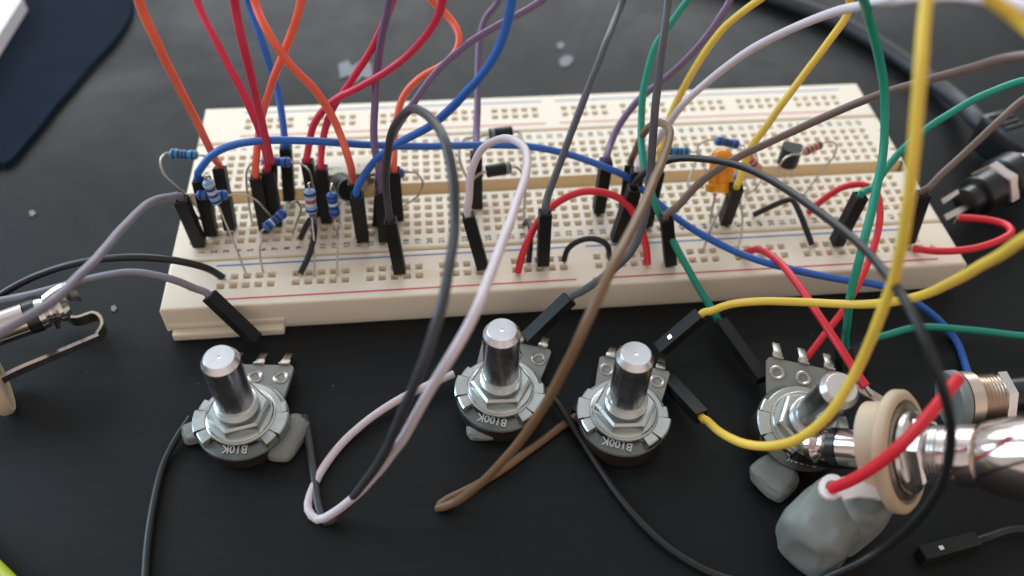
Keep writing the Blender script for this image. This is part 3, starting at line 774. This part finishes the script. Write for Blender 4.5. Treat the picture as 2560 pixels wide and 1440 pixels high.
# ------------------------------------------------------------------ potentiometers
def pot(label, base, rz, text, axis=None, top=None):
    root = thing('potentiometer', (base[0], base[1], -H), label, 'potentiometer', 'potentiometers in a row in front of the board')
    o = Vector(base)
    R = Matrix.Rotation(math.radians(rz), 3, 'Z')
    if axis is not None:
        R = Vector((0, 0, 1)).rotation_difference(Vector(axis).normalized()).to_matrix() @ R
    up = R @ Vector((0, 0, 1))
    def L(mb): mb.v = [R @ p + o for p in mb.v]; return mb
    zc = -(base[2] + H) if axis is None else -8.5
    part('case', L(MB().lathe((0, 0, 0), (0, 0, 1), [(zc + 0.1, 7.6), (zc + 0.4, 8.0), (-2.1, 8.0), (-2.0, 7.9)], 48)), M['case'], root)
    cv = MB().lathe((0, 0, 0), (0, 0, 1), [(-2.3, 8.15), (-2.2, 8.3), (-1.55, 8.55), (-1.25, 8.4), (-0.3, 4.6)], 56)
    # raised upper land, cut by a chord at the front
    n_ = 48; poly = []
    for i in range(n_):
        a = 2 * math.pi * i / n_
        x, y = 7.7 * math.cos(a), 7.7 * math.sin(a)
        poly.append((x, max(y, -4.7)))
    ring = [(-1.3, 1.0), (-0.02, .99), (0.2, .96)]
    vs = []
    for z, k in ring: vs += [Vector((x * k, y * k, z)) for x, y in poly]
    fs = [tuple(2 * n_ + i for i in range(n_))]
    for r_ in range(2):
        fs += [(r_ * n_ + i, r_ * n_ + (i + 1) % n_, (r_ + 1) * n_ + (i + 1) % n_, (r_ + 1) * n_ + i) for i in range(n_)]
    cover = part('cover_plate', L(cv), M['shadezinc'], root)
    part('raised_land', L(MB().add(vs, fs)), M['zinc'], cover)
    tm_ = MB(); put_text(tm_, text, 2.1, (0.1, -6.55, -0.62), Matrix.Rotation(math.radians(14), 3, 'X') @ Matrix.Rotation(math.pi, 3, 'Z'), 0.03)
    part('stamped_value', L(tm_), M['stamp'], cover, smooth=False)
    cv2 = MB().lathe((0, 0, 0), (0, 0, 1), [(0.1, 6.4), (0.45, 6.35), (0.55, 6.2), (0.56, 3.9)], 48)
    part('raised_centre', L(cv2), M['zinc'], cover)
    for a0, a1, r1, zt in ((-46, -29, 8.3, .40), (-27, 5, 8.75, .58), (7, 24, 8.3, .40), (156, 173, 8.3, .40), (175, 207, 8.75, .58), (209, 228, 8.3, .40)):
        na = 6
        ri = 6.45
        vs = []
        for i in range(na + 1):
            a = math.radians(a0 + (a1 - a0) * i / na); c_, s_ = math.cos(a), math.sin(a)
            for r_, z in ((ri, -0.2), (ri, zt), (r1 - .25, zt), (r1, zt - .2), (r1, -1.3), (r1 - .4, -1.3)): vs.append((r_ * c_, r_ * s_, z))
        fs = [tuple(range(5, -1, -1)), tuple(na * 6 + i for i in range(6))]
        for i in range(na):
            for q in range(6): fs.append((i * 6 + q, i * 6 + (q + 1) % 6, (i + 1) * 6 + (q + 1) % 6, (i + 1) * 6 + q))
        part('clamp_tab', L(MB().add(vs, fs)), M['zinc'], cover, angle=25)
    part('washer', L(MB().lathe((0, 0, 0), (0, 0, 1), [(0.55, 6.0), (0.8, 6.05), (1.1, 5.85), (1.25, 5.2)], 48)), M['zinc'], root)
    hexp = []
    nm = MB()
    def hexring(r_, z): return [Vector((r_ * math.cos(math.radians(60 * i + 18)), r_ * math.sin(math.radians(60 * i + 18)), z)) for i in range(6)]
    vs = hexring(5.55, 1.2) + hexring(5.7, 1.4) + hexring(5.7, 2.9) + hexring(5.2, 3.3)
    fs = [(5, 4, 3, 2, 1, 0), tuple(18 + i for i in range(6))]
    for r_ in range(3): fs += [(r_ * 6 + i, r_ * 6 + (i + 1) % 6, (r_ + 1) * 6 + (i + 1) % 6, (r_ + 1) * 6 + i) for i in range(6)]
    nm.add(vs, fs)
    part('nut', L(nm), M['zinc'], root, angle=20)
    th = [(3.2, 3.8)]
    for i in range(4): th += [(3.35 + i * .45, 3.62), (3.58 + i * .45, 3.88)]
    th += [(5.2, 3.6), (5.25, 3.2)]
    part('threaded_bushing', L(MB().lathe((0, 0, 0), (0, 0, 1), th, 40)), M['zinc'], root, angle=80)
    ht = 18.0
    part('shaft', L(MB().lathe((0, 0, 0), (0, 0, 1), [(4.9, 3.2), (5.0, 3.32), (ht - 1.22, 3.32), (ht - 1.15, 3.3), (ht - 0.05, 2.62), (ht, 2.56), (ht - 0.01, 0.35), (ht - .12, 0.02)], 48)), M['alu'], root, angle=12)
    # fibre board with three rivets and lugs behind
    fb = MB().prism([(-6.3, 4.4), (6.3, 4.4), (6.7, 8.5), (7.0, 12.8), (6.6, 13.3), (-6.6, 13.3), (-7.0, 12.8), (-6.7, 8.5)], -2.9, -1.9)
    fo = part('terminal_board', L(fb), M['phen'], root, smooth=False)
    for x in (-5, 0, 5):
        part('rivet', L(MB().lathe((x, 10.3, 0), (0, 0, 1), [(-1.95, 1.55), (-1.72, 1.5), (-1.58, 1.2), (-1.75, .85), (-2.8, .8)], 20)), M['lead'], fo)
        lg = MB().box((x, 13.9, -2.5), (0.95, 1.0, 0.2), bev=0.08).box((x, 13.4, -1.8), (0.95, 0.22, 0.5), bev=0.08).box((x, 16.2, -3.2), (0.75, 1.6, .18), Matrix.Rotation(-0.5, 3, 'X'), bev=.05)
        part('lug', L(lg), M['lead'], root)
    return root
pot('potentiometer stamped B10K, leftmost of the row', (-66.6, -57.6, -2.6), -6, 'B10K')
pot('potentiometer stamped B100K with the white wire passing on its left', (-18.4, -55.9, -2.0), -20, 'B100K')
pot('potentiometer stamped B100K between the brown and yellow wires', (3.9, -63.2, -1.6), -21, 'B100K')
p4 = at(2010, 1062, -0.5)
t4 = solve_top(p4, 2105, 968, 18.0)
pot('tilted potentiometer half hidden behind the big socket at the right', (p4.x, p4.y, p4.z), -17, 'B100K', axis=(t4 - p4))

# ------------------------------------------------------------------ putty lumps
def blob(label, c, h, seed, rot=0, amp=0.22, detail=5):
    bm = bmesh.new(); bmesh.ops.create_icosphere(bm, subdivisions=detail, radius=1.0)
    R = Matrix.Rotation(math.radians(rot), 3, 'Z')
    b = MB(); bm.verts.index_update()
    for v in bm.verts:
        n_ = noise.noise(v.co * 1.1 + Vector((seed, 0, 0))) * amp * 1.4 + noise.noise(v.co * 2.6 + Vector((0, seed, 0))) * amp * .3 - abs(noise.noise(v.co * 1.5 + Vector((seed, seed, 3)))) * amp * 0.9
        q = v.co * (1 + n_)
        q = Vector((math.copysign(abs(q.x) ** .66, q.x), math.copysign(abs(q.y) ** .66, q.y), math.copysign(abs(q.z) ** .62, q.z)))
        w = R @ Vector((q.x * h[0], q.y * h[1], q.z * h[2])) + Vector(c)
        w.z = max(w.z, -H + 0.01)
        b.v.append(w)
    b.f = [tuple(q.index for q in f.verts) for f in bm.faces]
    bm.free()
    return solo('putty_lump', b, M['putty'], (c[0], c[1], -H), label, 'putty', 'grey putty lumps holding parts upright')
q = at(2040, 1310, -2)
blob('large folded lump of grey putty under the big socket', (q.x + 1.0, q.y - .5, -2.0), (7.2, 6.0, 7.6), 3.1, 38, 0.15)
q = at(2140, 1290, 0)
blob('smooth grey putty lump right behind the large folded one', (q.x, q.y + .5, -1), (5.2, 4.6, 6.8), 6.2, 30, 0.15)
q = at(1936, 1188, -5)
blob('grey putty squeezed out under the tilted potentiometer', (q.x, q.y, -5.5), (3.6, 4.2, 2.0), 9.4, 40, 0.16)
q = at(738, 1085, -6)
blob('grey putty bulging right of the leftmost potentiometer', (q.x - 1.4, q.y - .2, -6.6), (3.0, 5.0, 1.9), 12.7, -25, 0.14)
q = at(478, 1075, -6)
blob('grey putty poking out left of the leftmost potentiometer', (q.x + 2.4, q.y, -6.3), (4.2, 2.4, 1.7), 15.1, 10, 0.16)
q = at(1225, 1088, -7)
blob('thin grey putty rim under the front of the second potentiometer', (q.x, q.y + 2.0, -6.9), (4.2, 3.0, 1.2), 18.9, 0, 0.2)
q = at(1500, 1115, -7)
blob('sliver of grey putty under the third potentiometer', (q.x + 1.5, q.y + 2.4, -6.9), (3.4, 3.4, 1.4), 21.3, 0, 0.2)

# ------------------------------------------------------------------ big audio socket with a plug in it (right)
JA = at(2015, 1112, 4.0); JB = at(2520, 1146, 22.0)
jd = (JB - JA).normalized()
def T(u):   # distance along the axis for a picture column
    d = ray(u, 1110 + (u - 2015) * 0.063)
    w = JA - CP
    a = jd.dot(jd); b = jd.dot(d); c = d.dot(d); dd = jd.dot(w); ee = d.dot(w)
    return (b * ee - c * dd) / (a * c - b * b)
pl = thing('audio_plug', JA, 'chrome plug pushed through the cream socket at the lower right', 'audio plug')
t0 = T(2005)
tip = [(t0, 0.3), (t0 + .5, 1.6), (t0 + 1.6, 2.9), (t0 + 2.6, 3.0), (t0 + 3.6, 2.0), (t0 + 4.0, 2.0), (t0 + 4.6, 2.9), (t0 + 5.2, 3.0), (t0 + 5.4, 3.1)]
part('tip', MB().lathe(JA, jd, tip, 36), M['chrome'], pl, angle=25)
part('insulating_ring', MB().lathe(JA, jd, [(t0 + 5.4, 2.95), (t0 + 5.5, 3.25), (t0 + 6.9, 3.25), (t0 + 7.0, 2.95)], 36), M['plastic'], pl)
t1 = T(2335); t2 = T(2395); t3 = T(2448)
part('sleeve', MB().lathe(JA, jd, [(t0 + 7.0, 3.0), (t0 + 7.1, 3.17), (t1, 3.17), (t1 + 1, 3.1), (t2, 3.1)], 40), M['chrome'], pl)
part('collar', MB().lathe(JA, jd, [(t2 - 2.2, 3.6), (t2 - 1.9, 4.4), (t2 - .8, 4.4), (t2 - .6, 3.9), (t2 - .2, 3.9), (t2, 4.5), (t2 + .4, 4.8), (t3 - .1, 4.85), (t3, 4.6)], 48), M['chrome'], pl, angle=25)
part('barrel', MB().lathe(JA, jd, [(t3, 4.6), (t3 + .3, 4.95), (t3 + 1.0, 5.3), (t3 + 4, 6.1), (t3 + 9, 6.9), (t3 + 26, 7.2), (t3 + 38, 6.6)], 56), M['chrome'], pl, angle=25)
sk = thing('audio_socket', JA + jd * T(2260), 'round cream socket with red wires on its lugs at the lower right', 'audio socket')
ta, tb2 = T(2200), T(2246)
part('insulating_disc', MB().lathe(JA, jd, [(tb2 - 0.7, 9.4), (tb2 - 0.3, 9.9), (tb2 + .9, 9.9), (tb2 + 1.5, 9.2), (tb2 + 1.45, 8.35), (tb2 + .5, 8.1), (tb2 + .6, 5.0), (tb2 - 0.7, 5.0)], 56), M['tan'], sk, angle=50)
part('insulating_disc', MB().lathe(JA, jd, [(ta - 1.3, 7.9), (ta - 1.0, 8.4), (ta + .7, 8.5), (tb2 - 0.75, 8.3), (tb2 - 0.75, 3.6), (ta - 1.3, 3.6)], 48, sq=(0.8, 1.05)), M['tan'], sk, angle=50)
X, Y = frame(jd)
R3 = Matrix((X, Y, jd)).transposed()
part('spacer', MB().lathe(JA, jd, [(tb2 + .6, 7.5), (tb2 + .8, 7.8), (tb2 + 1.4, 7.7), (tb2 + 1.7, 6.6)], 48), M['bronze'], sk)
part('frame_washer', MB().lathe(JA, jd, [(tb2 + 1.7, 6.0), (tb2 + 1.9, 6.7), (tb2 + 2.6, 6.6), (tb2 + 2.9, 5.9)], 48), M['nickel'], sk)
hx = MB()
def hexr(r_, t): return [JA + jd * t + X * (r_ * math.cos(math.radians(60 * i + 10))) + Y * (r_ * math.sin(math.radians(60 * i + 10))) for i in range(6)]
tn = tb2 + 2.9
vs = hexr(5.2, tn) + hexr(5.8, tn + .4) + hexr(5.8, tn + 1.9) + hexr(5.2, tn + 2.3)
fs = [(5, 4, 3, 2, 1, 0), tuple(18 + i for i in range(6))]
for r_ in range(3): fs += [(r_ * 6 + i, r_ * 6 + (i + 1) % 6, (r_ + 1) * 6 + (i + 1) % 6, (r_ + 1) * 6 + i) for i in range(6)]
hx.add(vs, fs)
part('nut', hx, M['nickel'], sk, angle=20)
thd = [(tn + 2.3, 4.7)]
for i in range(6): thd += [(tn + 2.5 + i * .55, 4.1), (tn + 2.78 + i * .55, 4.5)]
thd += [(tn + 6.0, 4.2), (tn + 6.05, 3.2)]
part('threaded_bushing', MB().lathe(JA, jd, thd, 40), M['nickel'], sk, angle=80)
# solder lug with painted-on glare below the sleeve and dark one above
def plate(pix, thick, name, m, parent, hole=None):
    pts = [pt(p) for p in pix]
    nrm = (pts[1] - pts[0]).cross(pts[-1] - pts[0]).normalized()
    n_ = len(pts)
    b = MB().add(pts + [p - nrm * thick for p in pts], [tuple(range(n_)), tuple(range(2 * n_ - 1, n_ - 1, -1))] + [(i, (i + 1) % n_, n_ + (i + 1) % n_, n_ + i) for i in range(n_)])
    return part(name, b, m, parent, smooth=False)
lc = at(2082, 1215, 10.5)
lz = 10.5
ring_out = [(2082 + 34 * math.cos(a), 1216 + 31 * math.sin(a)) for a in [math.radians(40 + i * 280 / 16) for i in range(17)]]
lug = MB()
# ring eye built as annulus sector + tail
rin = [(2080 + 17 * math.cos(math.radians(i * 22.5)), 1216 + 16 * math.sin(math.radians(i * 22.5))) for i in range(16)]
rout = [(2080 + 33 * math.cos(math.radians(i * 22.5)), 1216 + 31 * math.sin(math.radians(i * 22.5))) for i in range(16)]
lz_ = lambda v: lz + (v - 1216) * 0.004
pv = [at(u, v, lz_(v)) for u, v in rin] + [at(u, v, lz_(v)) for u, v in rout]
lug.add(pv + [p - Vector((0, 0, .6)) for p in pv],
        [(i, (i + 1) % 16, 16 + (i + 1) % 16, 16 + i) for i in range(16)] + [(16 + i, 16 + (i + 1) % 16, 48 + (i + 1) % 16, 48 + i) for i in range(16)] + [((i + 1) % 16, i, 32 + i, 32 + (i + 1) % 16) for i in range(16)])
tail = [at(u, v, lz_(v) + .05) for u, v in ((2106, 1192), (2150, 1182), (2196, 1172), (2203, 1248), (2190, 1244), (2150, 1240), (2110, 1248), (2103, 1236))]
lug.add(tail + [p - Vector((0, 0, .6)) for p in tail], [tuple(range(8)), tuple(range(15, 7, -1))] + [(i, (i + 1) % 8, 8 + (i + 1) % 8, 8 + i) for i in range(8)])
part('solder_lug', lug, M['tin'], sk, smooth=False, label='lug facing up with painted-on glare')
plate([(2128, 972, 6.5), (2145, 958, 6.8), (2215, 1000, 6.2), (2205, 1018, 5.8)], 0.6, 'solder_lug', M['bronze'], sk)
plate([(2186, 1028, 6), (2196, 1030, 6), (2180, 1092, 3), (2172, 1090, 3)], 0.5, 'contact_spring', M['nickel'], sk)
# contact spring running under the plug
sp = [pt(p) for p in ((2200, 1165, -1.5), (2120, 1165, -2), (2060, 1160, -1.5), (2010, 1150, 0), (1985, 1140, 1.5))]
X0 = Vector((0.1, -0.2, 1)).normalized()
sps = spline(sp, 1)
sb = MB()
for p_ in sps: sb.v += [p_ + X0 * 1.6, p_ - X0 * 1.6, p_ - X0 * 1.6 + Vector((0, .5, 0)), p_ + X0 * 1.6 + Vector((0, .5, 0))]
for i in range(len(sps) - 1):
    for a in range(4): sb.f.append((i * 4 + a, i * 4 + (a + 1) % 4, i * 4 + 4 + (a + 1) % 4, i * 4 + 4 + a))
part('contact_spring', sb, M['bronze'], sk)

# ribbed cream socket lying behind the plug
GA = at(2385, 1000, 1.0); GB = at(2545, 985, 2.0)
gd = (GB - GA).normalized(); GL = (GB - GA).length
ob = thing('ribbed_socket', GA, 'second socket with worn silver thread lying behind the chrome plug', 'audio socket')
part('disc', MB().lathe(GA, gd, [(-1.0, 5.2), (-.6, 5.6), (.6, 5.6), (1.0, 5.2)], 40), M['silver'], ob)
part('flange', MB().lathe(GA, gd, [(1.0, 4.6), (1.2, 5.2), (3.4, 5.1), (3.6, 4.5)], 40), M['tansilver'], ob)
rp = [(3.6, 4.0)]
for i in range(7): rp += [(3.9 + i * .6, 3.9), (4.2 + i * .6, 4.35)]
rp += [(8.0, 3.6), (8.05, 2.6)]
part('thread', MB().lathe(GA, gd, rp, 36), M['tansilver'], ob, angle=80)
part('nut', MB().lathe(GA, gd, [(7.6, 4.4), (7.8, 4.9), (9.4, 4.9), (9.6, 4.4)], 6), M['nickel'], ob, angle=20)
part('sleeve', MB().lathe(GA, gd, [(9.6, 3.2), (11, 3.2), (24, 3.2)], 28), M['plastic'], ob)

# ------------------------------------------------------------------ left audio plug and bare socket frame
LA = at(205, 748, 3.0); LB = at(-60, 842, 3.0)
ld = (LB - LA).normalized()
lp = thing('audio_plug', LA, 'shiny plug poking in from the left edge under the grey wire', 'audio plug')
part('tip', MB().lathe(LA, ld, [(2.2, .5), (2.5, 1.8), (3.6, 2.9), (4.4, 3.0), (5.6, 2.1), (6.1, 2.1), (6.8, 3.0), (7.9, 3.1)], 32), M['nickel'], lp, angle=25)
part('insulating_ring', MB().lathe(LA, ld, [(7.9, 3.0), (8.0, 3.3), (10.0, 3.3), (10.1, 3.0)], 32), M['plastic'], lp)
part('sleeve', MB().lathe(LA, ld, [(10.1, 3.0), (10.2, 3.2), (34, 3.2)], 36), M['chrome'], lp)
lk = thing('audio_socket', at(20, 945, -5), 'open socket frame with a springy contact at the left edge', 'audio socket')
def strip(pts, hgt, thk, name, m, parent, step=.8):
    ps = spline([pt(p) for p in pts], step)
    b = MB()
    for i, p_ in enumerate(ps):
        tg = (ps[min(i + 1, len(ps) - 1)] - ps[max(i - 1, 0)]); tg.z = 0; tg.normalize()
        nn = Vector((-tg.y, tg.x, 0)) * thk / 2
        b.v += [p_ + nn, p_ - nn, p_ - nn + Vector((0, 0, hgt)), p_ + nn + Vector((0, 0, hgt))]
    for i in range(len(ps) - 1):
        for a in range(4): b.f.append((i * 4 + a, i * 4 + (a + 1) % 4, i * 4 + 4 + (a + 1) % 4, i * 4 + 4 + a))
    k = (len(ps) - 1) * 4
    b.f += [(3, 2, 1, 0), (k, k + 1, k + 2, k + 3)]
    return part(name, b, m, parent)
strip([(-30, 985, -3), (18, 950, -3), (130, 900, -3), (252, 848, -3)], 1.6, 0.9, 'frame', M['nickel'], lk)
strip([(252, 852, -6), (265, 830, -6), (258, 808, -6), (240, 800, -6), (212, 810, -6), (190, 812, -6), (168, 800, -6), (152, 800, -6), (146, 822, -6)], 2.6, 0.6, 'contact_spring', M['bronze'], lk)
strip([(125, 780, 1), (160, 755, 2.5), (180, 748, 3), (205, 750, 2)], 4.2, 1.0, 'contact_tip', M['nickel'], lk)
dsc = at(-12, 950, -1.0)
part('insulating_disc', MB().lathe(dsc, ld, [(-.9, 6.6), (-.5, 7.0), (.9, 7.0), (1.3, 6.6)], 40), M['tan'], lk)

# ------------------------------------------------------------------ power socket and power plug (right, behind the board)
DA = at(2372, 528, -0.5); DB = at(2560, 425, 1.0)
dd = (DB - DA).normalized(); k = (DB - DA).length / 190.0
dj = thing('power_socket', DA, 'round black power socket with a chrome nut beyond the right end of the board', 'power socket')
def K(px): return px * k
part('base', MB().lathe(DA, dd, [(K(38), 2.6), (K(40), 3.2), (K(66), 3.3), (K(68), 4.4), (K(70), 4.6), (K(108), 4.7)], 40), M['plastic'], dj, angle=30)
part('nut', MB().lathe(DA, dd, [(K(104), 5.4), (K(106), 5.8), (K(124), 5.8), (K(127), 5.4)], 6), M['chrome'], dj, angle=20)
part('flange', MB().lathe(DA, dd, [(K(127), 5.5), (K(130), 5.9), (K(165), 5.9), (K(172), 5.2), (K(176), 4.2)], 44), M['plastic'], dj, angle=30)
part('bezel', MB().lathe(DA, dd, [(K(174), 4.2), (K(178), 4.5), (K(188), 4.4), (K(190), 3.6)], 36), M['chrome'], dj, angle=30)
plate([(2352, 500, 1.5), (2392, 476, 2.2), (2396, 486, 2.0), (2358, 512, 1.2)], 0.5, 'solder_lug', M['lead'], dj)
plate([(2358, 540, -1.5), (2420, 508, -0.5), (2428, 520, -0.7), (2366, 553, -1.8)], 0.5, 'solder_lug', M['lead'], dj)
PA = at(2465, 318, -1.0); PB = at(2600, 425, -1.0)
pd = (PB - PA).normalized(); X, Y = frame(pd); R3 = Matrix((X, Y, pd)).transposed()
dp = thing('power_plug', PA, 'black power plug with a ribbed grip and thick cable at the far right', 'power plug')
part('grip', MB().box(PA + pd * 7.5, (4.2, 5.0, 7.8), R3, bev=1.2), M['plastic'], dp)
for i in range(4):
    part('grip_rib', MB().box(PA + pd * (1.6 + i * 1.7) + Y * 5.1, (3.0, .35, .5), R3, bev=.15), M['rubber'], dp)
part('sleeve', MB().lathe(PA + pd * 14, pd, [(0, 4.0), (1, 3.6), (7, 3.4), (7.2, 2.8)], 28), M['plastic'], dp)
part('cable', MB().tube(spline([PA + pd * 2, PA - pd * 3, pt((2400, 255, -4)), pt((2310, 188, -5.5)), pt((2200, 112, -5.6)), pt((2090, 52, -5.6)), pt((1960, 2, -5.6)), pt((1840, -40, -5.6)), pt((1650, -90, -5.6)), pt((1250, -170, -5.6)), pt((600, -230, -5.6)), pt((-400, -260, -5.6))], 2), 2.3, 16), M['rubber'], dp)

# ------------------------------------------------------------------ dark layer and white card, upper left
edge = [(330, -20), (345, 22), (312, 62), (300, 92), (270, 122), (240, 152), (224, 184), (196, 200), (184, 226), (152, 248), (130, 278), (112, 300), (92, 330), (58, 360), (30, 402), (10, 420), (-10, 412)]
edge = [edge[0]] + [tuple((edge[i - 1][k] + 2 * edge[i][k] + edge[i + 1][k]) / 4 for k in (0, 1)) for i in range(1, len(edge) - 1)] + [edge[-1]]
back = [(-260, 520), (-330, 380), (-280, 100), (-120, -160), (150, -200)]
top = spline([at(u, v, -H + 1.4) for u, v in edge], 2.0) + [at(u, v, -H + 1.4) for u, v in back]
n_ = len(top)
cen = sum(top, Vector()) / n_
bm = bmesh.new()
lo = [bm.verts.new(Vector((p.x, p.y, -H + 0.02))) for p in top]
hi = [bm.verts.new(p + (cen - p).normalized() * 1.2) for p in top]
for i in range(n_): bm.faces.new((lo[i], lo[(i + 1) % n_], hi[(i + 1) % n_], hi[i]))
f = bm.faces.new(hi)
bmesh.ops.triangulate(bm, faces=[f])
bm.verts.index_update()
cb = MB().add([v.co.copy() for v in bm.verts], [tuple(q.index for q in f.verts) for f in bm.faces]); bm.free()
solo('layer', cb, M['layer'], (cen.x, cen.y, -H), 'dark navy layer with a wavy edge lying at the upper left', 'layer')  # thin dark navy layer with a wavy outline
pc = [at(u, v, -H + 5.5) for u, v in ((56, -6), (-6, 92), (-300, 560), (-500, 200), (-100, -300))]
cd_ = MB()
n_ = len(pc)
cd_.add(pc + [Vector((p.x, p.y, -H + 1.5)) for p in pc], [tuple(range(n_)), tuple(range(2 * n_ - 1, n_ - 1, -1))] + [(i, (i + 1) % n_, n_ + (i + 1) % n_, n_ + i) for i in range(n_)])
solo('white_box', cd_, M['paper'], (pc[2].x, pc[2].y, -H + 1.5), 'white box corner on the navy layer at the upper left', 'box', smooth=False)
# lime rod, lower left
r0, r1_ = at(-60, 1395, -5.4), at(90, 1545, -5.4)
rd = (r1_ - r0).normalized()
rod = MB().lathe(r0 - rd * 15, rd, [(0, 1.6), (.4, 2.2), (70, 2.2), (70.4, 1.6)], 24)
solo('lime_rod', rod, M['lime'], r0, 'yellow-green rod cutting the lower left corner', 'rod')

# ------------------------------------------------------------------ flecks of paper and dust on the table
def fleck(label, pix):
    pts = [at(u, v, -H + 0.25) for u, v in pix]; n_ = len(pts)
    c = sum(pts, Vector()) / n_
    b = MB().add(pts + [Vector((p.x, p.y, -H + .02)) for p in pts], [tuple(range(n_)), tuple(range(2 * n_ - 1, n_ - 1, -1))] + [(i, (i + 1) % n_, n_ + (i + 1) % n_, n_ + i) for i in range(n_)])
    solo('paper_scrap', b, M['fleck'], (c.x, c.y, -H), label, 'paper scrap', 'pale scraps lying on the table', smooth=False)
fleck('ragged white scrap on the table behind the crimson wires', [(846, 160), (870, 150), (880, 165), (905, 150), (928, 158), (932, 200), (905, 190), (890, 206), (872, 188), (850, 196)])
fleck('small pale oval scrap behind the board, near the centre', [(1398, 150), (1412, 138), (1430, 140), (1434, 150), (1420, 164), (1402, 166)])
fleck('tiny pale scrap farthest back on the table', [(1392, 110), (1404, 104), (1412, 112), (1404, 122), (1394, 120)])
fleck('tiny pale crumb left of the first potentiometer', [(278, 766), (286, 762), (292, 770), (286, 778), (278, 776)])
fleck('tiny pale crumb left of the board', [(72, 528), (82, 524), (90, 532), (82, 540), (74, 538)])
dm = MB()
for i in range(60):
    x, y = random.uniform(-140, 130), random.uniform(-105, 150)
    s_ = random.uniform(.04, .10)
    if -88 < x < 88 and -36 < y < 37: continue
    dm.box((x, y, -H + s_ * .5), (s_, s_ * random.uniform(.6, 1.8), s_ * .5), Matrix.Rotation(random.uniform(0, 3), 3, 'Z'))
dst = part('dust', dm, M['fleck'], None, smooth=False)
dst['kind'] = 'stuff'
